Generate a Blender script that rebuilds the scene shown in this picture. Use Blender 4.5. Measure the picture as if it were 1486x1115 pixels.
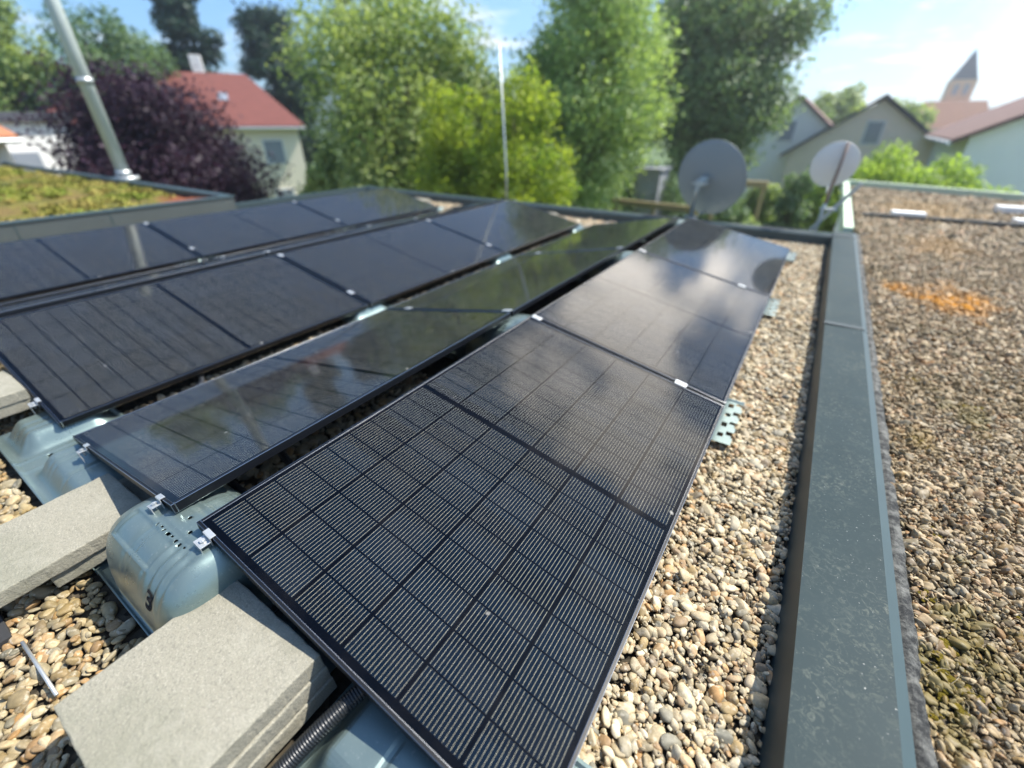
import bpy, bmesh, math, random
import numpy as np
from mathutils import Vector, Matrix, noise
S = bpy.context.scene
for o in list(bpy.data.objects): bpy.data.objects.remove(o)
COL = S.collection
R = math.radians

# ------------------------------------------------------------------ camera
cam_d = bpy.data.cameras.new("camera"); cam = bpy.data.objects.new("camera", cam_d); COL.objects.link(cam)
right = Vector((0.8367, 0.5472, 0.0)); fwd = Vector((-0.469, 0.717, -0.5157)).normalized()
up = right.cross(fwd).normalized(); right = fwd.cross(up).normalized()
m = Matrix((right, up, -fwd)).transposed().to_4x4(); m.translation = Vector((1.142, -0.209, 1.221))
cam.matrix_world = m
cam_d.sensor_width = 36.0; cam_d.lens = 629.8 / 1486 * 36.0
cam_d.clip_start = 0.05; cam_d.clip_end = 6000
cam_d.dof.use_dof = True; cam_d.dof.focus_distance = 1.22; cam_d.dof.aperture_fstop = 0.92
S.camera = cam

# ------------------------------------------------------------------ world and sun
SUN = Vector((0.47, 0.56, 1.0)).normalized()
w = bpy.data.worlds.new("World"); S.world = w; w.use_nodes = True
nt = w.node_tree; N = nt.nodes; Lk = nt.links
bg = N['Background']
sky = N.new('ShaderNodeTexSky'); sky.sky_type = 'NISHITA'; sky.sun_disc = False
sky.sun_elevation = math.asin(SUN.z); sky.sun_rotation = math.atan2(SUN.x, SUN.y)
sky.air_density = 1.0; sky.dust_density = 0.7; sky.ozone_density = 1.6
tc = N.new('ShaderNodeTexCoord')
sep = N.new('ShaderNodeSeparateXYZ'); Lk.new(tc.outputs['Generated'], sep.inputs[0])
dz = N.new('ShaderNodeMath'); dz.operation = 'ADD'; dz.inputs[1].default_value = 0.12; Lk.new(sep.outputs['Z'], dz.inputs[0])
dzm = N.new('ShaderNodeMath'); dzm.operation = 'MAXIMUM'; dzm.inputs[1].default_value = 0.05; Lk.new(dz.outputs[0], dzm.inputs[0])
dv = N.new('ShaderNodeVectorMath'); dv.operation = 'DIVIDE'; Lk.new(tc.outputs['Generated'], dv.inputs[0])
cmb = N.new('ShaderNodeCombineXYZ')
for i in range(3): Lk.new(dzm.outputs[0], cmb.inputs[i])
Lk.new(cmb.outputs[0], dv.inputs[1])
cl = N.new('ShaderNodeTexNoise'); cl.inputs['Scale'].default_value = 1.7; cl.inputs['Detail'].default_value = 7; cl.inputs['Roughness'].default_value = 0.56
mp = N.new('ShaderNodeMapping'); mp.inputs['Location'].default_value = (3.1, 1.7, 0.0); Lk.new(dv.outputs[0], mp.inputs[0]); Lk.new(mp.outputs[0], cl.inputs['Vector'])
rp = N.new('ShaderNodeValToRGB'); rp.color_ramp.elements[0].position = 0.515; rp.color_ramp.elements[1].position = 0.70
Lk.new(cl.outputs['Fac'], rp.inputs[0])
mx = N.new('ShaderNodeMix'); mx.data_type = 'RGBA'
mx.inputs[7].default_value = (8.0, 8.0, 8.0, 1)
fm = N.new('ShaderNodeMath'); fm.operation = 'MULTIPLY'; fm.inputs[1].default_value = 0.85
# broader cloud banks standing in front of the sun side of the sky
n2 = N.new('ShaderNodeTexNoise'); n2.inputs['Scale'].default_value = 5.0; n2.inputs['Detail'].default_value = 5; n2.inputs['Roughness'].default_value = 0.5; Lk.new(tc.outputs['Generated'], n2.inputs['Vector'])
hm = N.new('ShaderNodeMapRange'); hm.interpolation_type = 'SMOOTHSTEP'; hm.inputs['From Min'].default_value = 0.85; hm.inputs['From Max'].default_value = 0.55; hm.inputs['To Min'].default_value = 0.0; hm.inputs['To Max'].default_value = 1.0; Lk.new(sep.outputs['Z'], hm.inputs['Value'])
hm2 = N.new('ShaderNodeMath'); hm2.operation = 'MULTIPLY'; Lk.new(rp.outputs[0], hm2.inputs[0]); Lk.new(hm.outputs[0], hm2.inputs[1])
# a clear blue stretch of sky to the left
cd_ = N.new('ShaderNodeVectorMath'); cd_.operation = 'DISTANCE'; Lk.new(tc.outputs['Generated'], cd_.inputs[0]); cd_.inputs[1].default_value = Vector((-0.72, 0.45, 0.53)).normalized()
cm_ = N.new('ShaderNodeMapRange'); cm_.interpolation_type = 'SMOOTHSTEP'; cm_.inputs['From Min'].default_value = 0.30; cm_.inputs['From Max'].default_value = 0.62; Lk.new(cd_.outputs['Value'], cm_.inputs['Value'])
cx_ = N.new('ShaderNodeMath'); cx_.operation = 'MULTIPLY'; Lk.new(hm2.outputs[0], cx_.inputs[0]); Lk.new(cm_.outputs[0], cx_.inputs[1]); acc = cx_.outputs[0]
for d_, rad_, amt_ in (((-0.03, 0.86, 0.51), 0.30, 0.95), ((0.20, 0.95, 0.13), 0.26, 0.42)):
    ds = N.new('ShaderNodeVectorMath'); ds.operation = 'DISTANCE'; Lk.new(tc.outputs['Generated'], ds.inputs[0]); ds.inputs[1].default_value = Vector(d_).normalized()
    q1 = N.new('ShaderNodeMath'); q1.operation = 'MULTIPLY_ADD'; Lk.new(n2.outputs['Fac'], q1.inputs[0]); q1.inputs[1].default_value = 0.85; q1.inputs[2].default_value = -0.42
    q2 = N.new('ShaderNodeMath'); q2.operation = 'ADD'; Lk.new(q1.outputs[0], q2.inputs[0]); Lk.new(ds.outputs['Value'], q2.inputs[1])
    mr = N.new('ShaderNodeMapRange'); mr.interpolation_type = 'SMOOTHSTEP'; mr.inputs['From Min'].default_value = rad_; mr.inputs['From Max'].default_value = rad_ * 0.35; mr.inputs['To Max'].default_value = amt_; Lk.new(q2.outputs[0], mr.inputs['Value'])
    mm_ = N.new('ShaderNodeMath'); mm_.operation = 'MAXIMUM'; Lk.new(acc, mm_.inputs[0]); Lk.new(mr.outputs[0], mm_.inputs[1]); acc = mm_.outputs[0]
    if rad_ == 0.30 and amt_ > 0.9: bank = mr.outputs[0]
Lk.new(acc, fm.inputs[0])
Lk.new(fm.outputs[0], mx.inputs[0]); tn = N.new('ShaderNodeMix'); tn.data_type = 'RGBA'; tn.blend_type = 'MULTIPLY'; tn.inputs[0].default_value = 1.0; tn.inputs[7].default_value = (0.58, 0.83, 1.06, 1)
Lk.new(sky.outputs[0], tn.inputs[6]); Lk.new(tn.outputs[2], mx.inputs[6])
glow = N.new('ShaderNodeMix'); glow.data_type = 'RGBA'; glow.inputs[7].default_value = (32, 29.5, 26.5, 1)   # sun lit heart of the cloud bank
Lk.new(bank, glow.inputs[0]); Lk.new(mx.outputs[2], glow.inputs[6]); Lk.new(glow.outputs[2], bg.inputs[0]); bg.inputs[1].default_value = 0.12
sd = bpy.data.lights.new("sun", 'SUN'); so = bpy.data.objects.new("sun", sd); COL.objects.link(so)
sd.energy = 5.0; sd.angle = R(0.55); sd.color = (1.0, 0.95, 0.87)
so.rotation_euler = SUN.to_track_quat('Z', 'Y').to_euler()
S.view_settings.view_transform = 'Standard'; S.view_settings.look = 'None'; S.view_settings.gamma = 1; S.view_settings.exposure = 0.84
S.render.engine = 'CYCLES'; S.cycles.use_denoising = True
S.cycles.max_bounces = 7; S.cycles.volume_bounces = 0; S.cycles.transparent_max_bounces = 8
S.cycles.sample_clamp_indirect = 6; S.cycles.caustics_reflective = False

# ------------------------------------------------------------------ materials
class NT:
    def __init__(s, name, rough=0.5, metal=0.0, col=(0.5, 0.5, 0.5), spec=0.5):
        s.m = bpy.data.materials.new(name); s.m.use_nodes = True; s.t = s.m.node_tree
        s.b = s.t.nodes['Principled BSDF']
        s.b.inputs['Base Color'].default_value = (*col, 1); s.b.inputs['Roughness'].default_value = rough
        s.b.inputs['Metallic'].default_value = metal; s.b.inputs['Specular IOR Level'].default_value = spec
        s._c = None
    def n(s, k, **kw):
        x = s.t.nodes.new(k)
        for a, v in kw.items(): setattr(x, a, v)
        return x
    def l(s, a, b): s.t.links.new(a, b)
    def coord(s, kind='Object'):
        if s._c is None: s._c = s.n('ShaderNodeTexCoord')
        return s._c.outputs[kind]
    def pos(s): return s.n('ShaderNodeNewGeometry').outputs['Position']
    def noise(s, scale, detail=4, rough=0.55, vec=None, dist=0.0):
        x = s.n('ShaderNodeTexNoise'); x.inputs['Scale'].default_value = scale; x.inputs['Detail'].default_value = detail
        x.inputs['Roughness'].default_value = rough; x.inputs['Distortion'].default_value = dist
        s.l(vec if vec is not None else s.coord(), x.inputs['Vector']); return x.outputs['Fac']
    def ramp(s, fac, stops, const=False):
        r = s.n('ShaderNodeValToRGB'); cr = r.color_ramp
        if const: cr.interpolation = 'CONSTANT'
        while len(cr.elements) < len(stops): cr.elements.new(0.5)
        for e, (p, c) in zip(cr.elements, stops):
            e.position = p; e.color = (*c, 1) if isinstance(c, tuple) else (c, c, c, 1)
        s.l(fac, r.inputs[0]); return r.outputs[0]
    def mth(s, op, a, b=None, c=None):
        x = s.n('ShaderNodeMath', operation=op)
        for i, v in enumerate((a, b, c)):
            if v is None: continue
            if isinstance(v, (int, float)): x.inputs[i].default_value = v
            else: s.l(v, x.inputs[i])
        return x.outputs[0]
    def mix(s, fac, a, b, mode='MIX'):
        x = s.n('ShaderNodeMix', data_type='RGBA', blend_type=mode)
        for i, v in ((0, fac), (6, a), (7, b)):
            if isinstance(v, (int, float)): x.inputs[i].default_value = v
            elif isinstance(v, tuple): x.inputs[i].default_value = (*v, 1)
            else: s.l(v, x.inputs[i])
        return x.outputs[2]
    def bump(s, h, strength=0.3, dist=0.01):
        x = s.n('ShaderNodeBump'); x.inputs['Strength'].default_value = strength; x.inputs['Distance'].default_value = dist
        s.l(h, x.inputs['Height']); s.l(x.outputs[0], s.b.inputs['Normal']); return x
    def col(s, c): s.l(c, s.b.inputs['Base Color']); return s

W, L, TH = 1.0734, 1.72, 0.1929
ZR = 0.31
PITCH = L + 0.0214

def mat_cells():
    k = NT("solar_cells", rough=0.6, spec=0.0)
    sp = k.n('ShaderNodeSeparateXYZ'); k.l(k.coord(), sp.inputs[0]); x, y = sp.outputs[0], sp.outputs[1]
    px, mxg = 0.1732, (W - 6 * 0.1732) / 2
    u = k.mth('DIVIDE', k.mth('SUBTRACT', x, mxg), px)
    uf = k.mth('FRACT', u)
    inside_x = k.mth('MULTIPLY', k.mth('GREATER_THAN', u, 0), k.mth('LESS_THAN', u, 6))
    # two halves of nine half cells with a wider gap in the middle
    yy = k.mth('ABSOLUTE', k.mth('SUBTRACT', y, L / 2))
    v = k.mth('DIVIDE', k.mth('SUBTRACT', yy, 0.010), 0.0915)
    vf = k.mth('FRACT', v)
    inside_y = k.mth('MULTIPLY', k.mth('GREATER_THAN', v, 0), k.mth('LESS_THAN', v, 9))
    cellx = k.mth('LESS_THAN', k.mth('ABSOLUTE', k.mth('SUBTRACT', uf, 0.5)), 0.474)
    celly = k.mth('LESS_THAN', k.mth('ABSOLUTE', k.mth('SUBTRACT', vf, 0.5)), 0.481)
    cell = k.mth('MULTIPLY', k.mth('MULTIPLY', cellx, celly), k.mth('MULTIPLY', inside_x, inside_y))
    wf = k.mth('FRACT', k.mth('MULTIPLY', k.mth('DIVIDE', k.mth('SUBTRACT', uf, 0.014), 0.972), 16))
    wire = k.mth('LESS_THAN', k.mth('ABSOLUTE', k.mth('SUBTRACT', wf, 0.5)), 0.036)
    wy = k.mth('LESS_THAN', k.mth('ABSOLUTE', k.mth('SUBTRACT', vf, 0.5)), 0.470)
    wire = k.mth('MULTIPLY', k.mth('MULTIPLY', wire, wy), cell)
    # every cell has its own slight tone
    cid = k.n('ShaderNodeCombineXYZ'); k.l(k.mth('FLOOR', u), cid.inputs[0]); k.l(k.mth('FLOOR', k.mth('DIVIDE', y, 0.0915)), cid.inputs[1])
    wn = k.n('ShaderNodeTexWhiteNoise', noise_dimensions='2D'); k.l(cid.outputs[0], wn.inputs['Vector'])
    base = k.mix(wn.outputs['Value'], (0.0010, 0.0034, 0.0080), (0.0030, 0.0078, 0.0160))
    c = k.mix(cell, (0.001, 0.0015, 0.003), base)
    wtone = k.mix(k.noise(220, 2), (0.13, 0.125, 0.095), (0.52, 0.49, 0.37))
    c = k.mix(wire, c, wtone)
    dust = k.mth('MULTIPLY', k.ramp(k.noise(5, 6, 0.65), [(0.45, 0.0), (0.8, 1.0)]), 0.022)
    c = k.mix(dust, c, (0.30, 0.27, 0.23))
    drop = k.ramp(k.noise(11, 2, 0.4), [(0.765, 0.0), (0.78, 1.0)])
    c = k.mix(k.mth('MULTIPLY', drop, 0.5), c, (0.45, 0.43, 0.38))
    k.col(c)
    b = k.b
    b.inputs['Coat Weight'].default_value = 1.0; b.inputs['Coat IOR'].default_value = 1.24
    k.l(k.mix(k.noise(9, 5, 0.6), (0.035, 0.035, 0.035), (0.085, 0.085, 0.085)), b.inputs['Coat Roughness'])
    mpg = k.n('ShaderNodeMapping'); mpg.inputs['Scale'].default_value = (1, 0.25, 1); k.l(k.coord(), mpg.inputs[0])
    bp = k.n('ShaderNodeBump'); bp.inputs['Strength'].default_value = 0.05; bp.inputs['Distance'].default_value = 0.004
    k.l(k.noise(14, 3, 0.5, vec=mpg.outputs[0]), bp.inputs['Height']); k.l(bp.outputs[0], b.inputs['Coat Normal'])
    return k.m

def mat_simple(name, col, rough=0.5, metal=0.0, var=0.25, scale=12, bump=0.15, bd=0.002, spec=0.5):
    k = NT(name, rough=rough, metal=metal, col=col, spec=spec)
    f = k.noise(scale, 5, 0.6)
    k.col(k.mix(f, tuple(c * (1 - var) for c in col), tuple(min(1, c * (1 + var)) for c in col)))
    if bump: k.bump(k.noise(scale * 6, 4), bump, bd)
    return k.m

M = {}
M['cells'] = mat_cells()
M['frame'] = mat_simple("black_anodised_aluminium", (0.004, 0.005, 0.007), 0.42, 0.0, 0.2, 8, 0.03, spec=0.22)
M['frame_edge'] = mat_simple('glint_frame_edge', (0.34, 0.35, 0.36), 0.26, 1.0, 0.1, 8, 0)  # sun glint along the frame edges, put into the bevels as brighter metal
def mat_steel():
    k = NT("pressed_coated_steel", rough=0.3, metal=0.6, col=(0.4, 0.5, 0.54))
    f = k.noise(6, 6, 0.6)
    c = k.mix(f, (0.15, 0.215, 0.205), (0.235, 0.30, 0.285))
    sc = k.ramp(k.noise(90, 4, 0.7), [(0.60, 0.0), (0.72, 1.0)])
    k.col(k.mix(k.mth('MULTIPLY', sc, 0.35), c, (0.55, 0.55, 0.50)))
    k.l(k.ramp(f, [(0.3, 0.24), (0.75, 0.42)]), k.b.inputs['Roughness'])
    k.bump(k.noise(16, 4), 0.12, 0.004); return k.m
M['steel'] = mat_steel()
M['galv'] = mat_simple("galvanised_steel", (0.52, 0.54, 0.53), 0.4, 0.6, 0.2, 30, 0.1)
def mat_concrete():
    k = NT("concrete_paver", rough=0.92, spec=0.25)
    a = k.noise(5, 6, 0.6); fine = k.noise(170, 3, 0.7)
    c = k.mix(a, (0.235, 0.220, 0.168), (0.315, 0.297, 0.232))
    vor = k.n('ShaderNodeTexVoronoi'); vor.inputs['Scale'].default_value = 210; k.l(k.coord(), vor.inputs['Vector'])
    spk = k.ramp(k.noise(260, 2, 0.6), [(0.56, 0.0), (0.66, 1.0)])
    c = k.mix(k.mth('MULTIPLY', spk, 0.35), c, (0.48, 0.455, 0.37))
    dk = k.ramp(k.noise(130, 3, 0.7), [(0.36, 1.0), (0.46, 0.0)])
    c = k.mix(k.mth('MULTIPLY', dk, 0.3), c, (0.10, 0.095, 0.08))
    c = k.mix(k.mth('MULTIPLY', k.ramp(k.noise(2.3, 5, 0.6), [(0.45, 0.0), (0.60, 1.0)]), 0.5), c, (0.165, 0.165, 0.118))
    c = k.mix(k.mth('MULTIPLY', k.ramp(k.noise(7, 6, 0.7), [(0.55, 0.0), (0.72, 1.0)]), 0.5), c, (0.38, 0.36, 0.29))
    k.col(c); k.bump(k.mth('ADD', fine, k.noise(60, 4)), 0.6, 0.004); return k.m
M['concrete'] = mat_concrete()
def mat_coping():
    k = NT("weathered_zinc_coping", rough=0.7, metal=0.0, spec=0.10)
    v = k.coord('Object')
    a = k.noise(3.2, 7, 0.65, v); b = k.noise(46, 5, 0.72, v, 1.4)
    c = k.mix(a, (0.014, 0.028, 0.031), (0.030, 0.050, 0.053))
    mot = k.mth('MULTIPLY', k.ramp(b, [(0.50, 0.0), (0.64, 1.0)]), k.ramp(k.noise(5, 4, 0.6, v), [(0.38, 0.1), (0.6, 1.0)]))
    c = k.mix(k.mth('MULTIPLY', mot, 0.55), c, (0.165, 0.175, 0.145))
    sp2 = k.ramp(k.noise(150, 2, 0.5, v), [(0.72, 0.0), (0.76, 1.0)])
    c = k.mix(k.mth('MULTIPLY', sp2, 0.6), c, (0.5, 0.5, 0.46))
    k.col(c); k.l(k.ramp(mot, [(0.0, 0.52), (1.0, 0.85)]), k.b.inputs['Roughness'])
    k.bump(k.noise(24, 5), 0.10, 0.004); return k.m
M['coping'] = mat_coping()
M['coping_side'] = mat_simple("zinc_coping_side", (0.018, 0.034, 0.037), 0.5, 0.0, 0.25, 7, 0.06)
M['lip'] = mat_simple("zinc_coping_lip", (0.036, 0.062, 0.066), 0.5, 0.0, 0.15, 9, 0.05)
def mat_felt():
    k = NT("bitumen_felt", rough=0.85, spec=0.3)
    c = k.mix(k.ramp(k.noise(26, 6, 0.75), [(0.42, 0.0), (0.62, 1.0)]), (0.035, 0.036, 0.035), (0.19, 0.19, 0.17))
    k.col(c); k.bump(k.noise(30, 7, 0.75), 0.9, 0.02); return k.m
M['felt'] = mat_felt()
def mat_deck():
    k = NT("roof_grit", rough=0.95, spec=0.2); p = k.pos()
    vor = k.n('ShaderNodeTexVoronoi'); vor.inputs['Scale'].default_value = 45; k.l(p, vor.inputs['Vector'])
    c = k.mix(vor.outputs['Color'], (0.025, 0.021, 0.015), (0.11, 0.09, 0.06))
    k.col(c); k.bump(vor.outputs['Distance'], 0.8, 0.01); return k.m
M['deck'] = mat_deck()
def mat_pebble(name, stops, lichen=None):
    k = NT(name, rough=0.62, spec=0.4)
    oi = k.n('ShaderNodeObjectInfo')
    c = k.ramp(oi.outputs['Random'], stops, const=False)
    # veins and mottling inside each stone
    ofs = k.n('ShaderNodeVectorMath', operation='ADD'); k.l(k.coord(), ofs.inputs[0])
    cb = k.n('ShaderNodeCombineXYZ'); k.l(k.mth('MULTIPLY', oi.outputs['Random'], 91.0), cb.inputs[0]); k.l(cb.outputs[0], ofs.inputs[1])
    f = k.noise(2.6, 5, 0.65, vec=ofs.outputs[0])
    c = k.mix(k.ramp(f, [(0.35, 0.55), (0.58, 0.0)]), c, k.mix(0.5, c, (0.05, 0.04, 0.03)))
    c = k.mix(k.ramp(k.noise(1.3, 3, 0.5, vec=ofs.outputs[0]), [(0.58, 0.0), (0.68, 0.5)]), c, (0.55, 0.50, 0.40))
    if lichen:
        p = k.pos()
        for (sc, a, b, colr, amt, off) in lichen:
            mpp = k.n('ShaderNodeMapping'); mpp.inputs['Location'].default_value = off; k.l(p, mpp.inputs[0])
            msk = k.ramp(k.noise(sc, 4, 0.6, vec=mpp.outputs[0]), [(a, 0.0), (b, 1.0)])
            c = k.mix(k.mth('MULTIPLY', msk, amt), c, colr)
        for (x, y, r, colr) in LICHEN_SPOTS:
            sv = k.n('ShaderNodeVectorMath', operation='MULTIPLY'); k.l(p, sv.inputs[0]); sv.inputs[1].default_value = (1, 0.55, 1)
            d = k.n('ShaderNodeVectorMath', operation='DISTANCE'); k.l(sv.outputs[0], d.inputs[0]); d.inputs[1].default_value = (x, y * 0.55, 0.1)
            dd = k.mth('ADD', d.outputs['Value'], k.mth('MULTIPLY', k.mth('SUBTRACT', k.noise(3.2 / (r + .3), 4, 0.7, vec=p), 0.5), r * 3.0))
            msk = k.ramp(k.mth('DIVIDE', dd, r), [(0.55, 1.0), (1.0, 0.0)])
            c = k.mix(k.mth('MULTIPLY', msk, 0.68), c, colr)
    k.col(c); return k.m
STONES = [(p, (min(.85, c[0] * 0.96), min(.8, c[1] * 0.86), c[2] * 0.66)) for p, c in [(0.0, (0.44, 0.39, 0.29)), (0.12, (0.60, 0.56, 0.47)), (0.22, (0.24, 0.21, 0.16)), (0.32, (0.40, 0.32, 0.19)), (0.42, (0.20, 0.215, 0.215)),
          (0.52, (0.50, 0.44, 0.33)), (0.62, (0.34, 0.335, 0.30)), (0.72, (0.66, 0.63, 0.56)), (0.80, (0.36, 0.25, 0.15)), (0.88, (0.20, 0.19, 0.17)), (0.94, (0.48, 0.30, 0.14)), (1.0, (0.52, 0.50, 0.44))]]
LICHEN_SPOTS = []
M['peb_new'] = mat_pebble("river_pebbles", STONES)
M['peb_wet'] = mat_pebble("ochre_pebbles", [(p, (min(1, c[0] * 0.85), c[1] * 0.82, c[2] * 0.74)) for p, c in STONES],
                          [(4.0, 0.45, 0.60, (0.20, 0.135, 0.035), 0.6, (3, 1, 0))])
ORANGE = (0.50, 0.235, 0.035); MOSS = (0.135, 0.105, 0.018)
LICHEN_SPOTS = [(2.22, 4.25, 0.27, ORANGE), (1.88, 4.4, 0.12, ORANGE), (2.35, 6.3, 0.35, (0.36, 0.22, 0.08)), (2.6, 9.3, 0.7, (0.40, 0.26, 0.10)), (1.72, 0.74, 0.10, MOSS), (1.80, 0.95, 0.10, MOSS), (1.80, 1.95, 0.09, (0.2, .13, .03)), (2.0, 2.3, 0.10, MOSS), (1.95, 1.0, .10, MOSS)]
M['peb_old'] = mat_pebble("weathered_pebbles", [(p, (c[0] * 0.76, c[1] * 0.69, c[2] * 0.60)) for p, c in STONES],
                          [(2.2, 0.50, 0.68, (0.15, 0.105, 0.035), 0.65, (0, 0, 0)), (5.5, 0.62, 0.72, (0.09, 0.085, 0.02), 0.6, (7, 2, 0))])
M['hose'] = mat_simple("black_corrugated_plastic", (0.016, 0.018, 0.02), 0.33, 0.0, 0.2, 20, 0.02)
M['rubber'] = mat_simple("rubber_mat", (0.03, 0.03, 0.03), 0.85)
M['black'] = mat_simple("stamped_hole_dark", (0.006, 0.006, 0.006), 0.9, 0, 0.1, 10, 0)
M['dish_grey'] = mat_simple("grey_dish_enamel", (0.27, 0.31, 0.32), 0.5, 0.0, 0.06, 3, 0.0)
M['dish_white'] = mat_simple("white_dish_enamel", (0.80, 0.80, 0.76), 0.5, 0.0, 0.08, 3, 0.0)
M['rust'] = mat_simple("weathered_brown_arm", (0.27, 0.19, 0.15), 0.7, 0.1, 0.3, 14)
M['pole'] = mat_simple("galvanised_tube", (0.46, 0.50, 0.48), 0.42, 0.45, 0.15, 6, 0.03)
M['flue'] = mat_simple("zinc_flue_pipe", (0.50, 0.55, 0.52), 0.5, 0.3, 0.18, 3, 0.03)
M['trim'] = mat_simple("pale_green_trim", (0.50, 0.60, 0.44), 0.6, 0.1, 0.12, 5)
M['fascia'] = mat_simple("dark_fascia", (0.075, 0.090, 0.088), 0.5, 0.2, 0.2, 3)
M['wall_w'] = mat_simple("white_render", (0.84, 0.83, 0.78), 0.9, 0, 0.05, 2, 0.1)
M['wall_c'] = mat_simple("cream_render", (0.84, 0.76, 0.60), 0.9, 0, 0.06, 2, 0.1)
M['wall_b'] = mat_simple("beige_render", (0.88, 0.74, 0.60), 0.9, 0, 0.06, 2, 0.1)
M['wall_g'] = mat_simple("pale_grey_render", (0.88, 0.87, 0.84), 0.9, 0, 0.05, 2, 0.1)
M['stone'] = mat_simple("church_sandstone", (0.62, 0.44, 0.27), 0.9, 0, 0.2, 0.6, 0.2)
def mat_tiles(name, col):
    k = NT(name, rough=0.8, spec=0.3)
    wv = k.n('ShaderNodeTexWave', wave_type='BANDS', bands_direction='Z'); wv.inputs['Scale'].default_value = 4.0; wv.inputs['Distortion'].default_value = 1.0
    k.l(k.coord(), wv.inputs['Vector'])
    c = k.mix(k.noise(3, 5), tuple(a * 0.75 for a in col), tuple(a * 1.2 for a in col))
    k.col(k.mix(k.mth('MULTIPLY', wv.outputs['Fac'], 0.3), c, tuple(a * 0.5 for a in col))); k.bump(wv.outputs['Fac'], 0.5, 0.03); return k.m
M['red_tiles'] = mat_tiles("red_roof_tiles", (0.19, 0.066, 0.052))
M['brown_tiles'] = mat_tiles("brown_roof_tiles", (0.20, 0.12, 0.10))
M['grey_tiles'] = mat_tiles("dark_grey_roof", (0.10, 0.105, 0.12))
M['orange_tiles'] = mat_tiles("orange_roof_tiles", (0.47, 0.20, 0.10))
M['glass'] = mat_simple("window_glass", (0.27, 0.30, 0.34), 0.12, 0, 0.1, 2, 0)
M['white_paint'] = mat_simple("white_paint", (0.75, 0.75, 0.73), 0.6, 0, 0.03, 3, 0)
M['timber'] = mat_simple("yellow_timber", (0.24, 0.19, 0.09), 0.8, 0, 0.2, 5)
M['shed'] = mat_simple("grey_shed_boards", (0.25, 0.26, 0.27), 0.8, 0, 0.2, 5)
M['trunk'] = mat_simple("tree_bark", (0.10, 0.075, 0.05), 0.95, 0, 0.35, 5, 0.6, 0.02)
def mat_leaf(name, c1, c2, trans=0.45, tcol=None):
    k = NT(name, rough=0.55, spec=0.3)
    f = k.noise(0.9, 5, 0.7, vec=k.coord('Object')); g = k.n('ShaderNodeNewGeometry').outputs['Random Per Island']
    f = k.ramp(f, [(0.40, 0.0), (0.62, 1.0)])
    c = k.mix(k.mth('ADD', k.mth('MULTIPLY', f, 0.6), k.mth('MULTIPLY', g, 0.4)), c1, c2); k.col(c)
    tr = k.n('ShaderNodeBsdfTranslucent'); tm = k.n('ShaderNodeMix', data_type='RGBA', blend_type='MULTIPLY'); tm.inputs[0].default_value = 1
    k.l(c, tm.inputs[6]); tm.inputs[7].default_value = (*(tcol or (1.6, 1.65, 0.8)), 1); k.l(tm.outputs[2], tr.inputs['Color'])
    ms = k.n('ShaderNodeMixShader'); ms.inputs[0].default_value = trans
    k.l(k.b.outputs[0], ms.inputs[1]); k.l(tr.outputs[0], ms.inputs[2]); k.l(ms.outputs[0], k.t.nodes['Material Output'].inputs['Surface'])
    return k.m
M['leaf_dark'] = mat_leaf("dark_green_leaves", (0.04, 0.10, 0.05), (0.21, 0.29, 0.13), 0.35)
M['leaf_conifer'] = mat_leaf("conifer_needles", (0.012, 0.036, 0.024), (0.035, 0.075, 0.042), 0.25)
M['leaf_mid'] = mat_leaf("mid_green_leaves", (0.08, 0.155, 0.045), (0.46, 0.52, 0.19), 0.38)
M['leaf_chest'] = mat_leaf('chestnut_leaves', (0.05, 0.11, 0.055), (0.31, 0.40, 0.18), 0.33)
M['leaf_light'] = mat_leaf("light_green_leaves", (0.11, 0.20, 0.06), (0.50, 0.60, 0.24), 0.40)
M['leaf_yellow'] = mat_leaf("yellow_green_leaves", (0.09, 0.18, 0.035), (0.40, 0.44, 0.05), 0.55)
M['leaf_lime'] = mat_leaf("lime_green_leaves", (0.17, 0.27, 0.05), (0.44, 0.54, 0.11), 0.45)
M['leaf_purple'] = mat_leaf("purple_leaves", (0.018, 0.010, 0.020), (0.050, 0.023, 0.042), 0.28, (1.4, 0.8, 0.9))
M['lawn'] = mat_simple("lawn_ground", (0.085, 0.14, 0.035), 0.95, 0, 0.4, 0.15, 0.3, 0.05)
M['far_hill'] = mat_simple("far_wooded_hill", (0.05, 0.09, 0.06), 0.95, 0, 0.3, 0.01, 0)

# ------------------------------------------------------------------ object helpers
def link(name, bm_or_mesh, mat, parent=None, smooth=False):
    if isinstance(bm_or_mesh, bmesh.types.BMesh):
        me = bpy.data.meshes.new(name); bm_or_mesh.to_mesh(me); bm_or_mesh.free()
    else: me = bm_or_mesh
    for mm in (mat if isinstance(mat, (list, tuple)) else [mat]): me.materials.append(mm)
    if smooth: me.polygons.foreach_set('use_smooth', [True] * len(me.polygons))
    o = bpy.data.objects.new(name, me); COL.objects.link(o)
    if parent is not None: o.parent = parent
    return o
def tag(o, label=None, cat=None, group=None, kind=None):
    if label: o['label'] = label
    if cat: o['category'] = cat
    if group: o['group'] = group
    if kind: o['kind'] = kind
    return o
def empty(name, loc=(0, 0, 0), rot=(0, 0, 0)):
    o = bpy.data.objects.new(name, None); COL.objects.link(o); o.location = loc; o.rotation_euler = rot; o.empty_display_size = 0.1; return o
def dup(o, loc=None, parent=None):
    c = o.copy(); COL.objects.link(c)
    if parent is not None: c.parent = parent
    if loc is not None: c.location = loc
    for ch in list(o.children): dup(ch, None, c)
    return c
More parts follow.
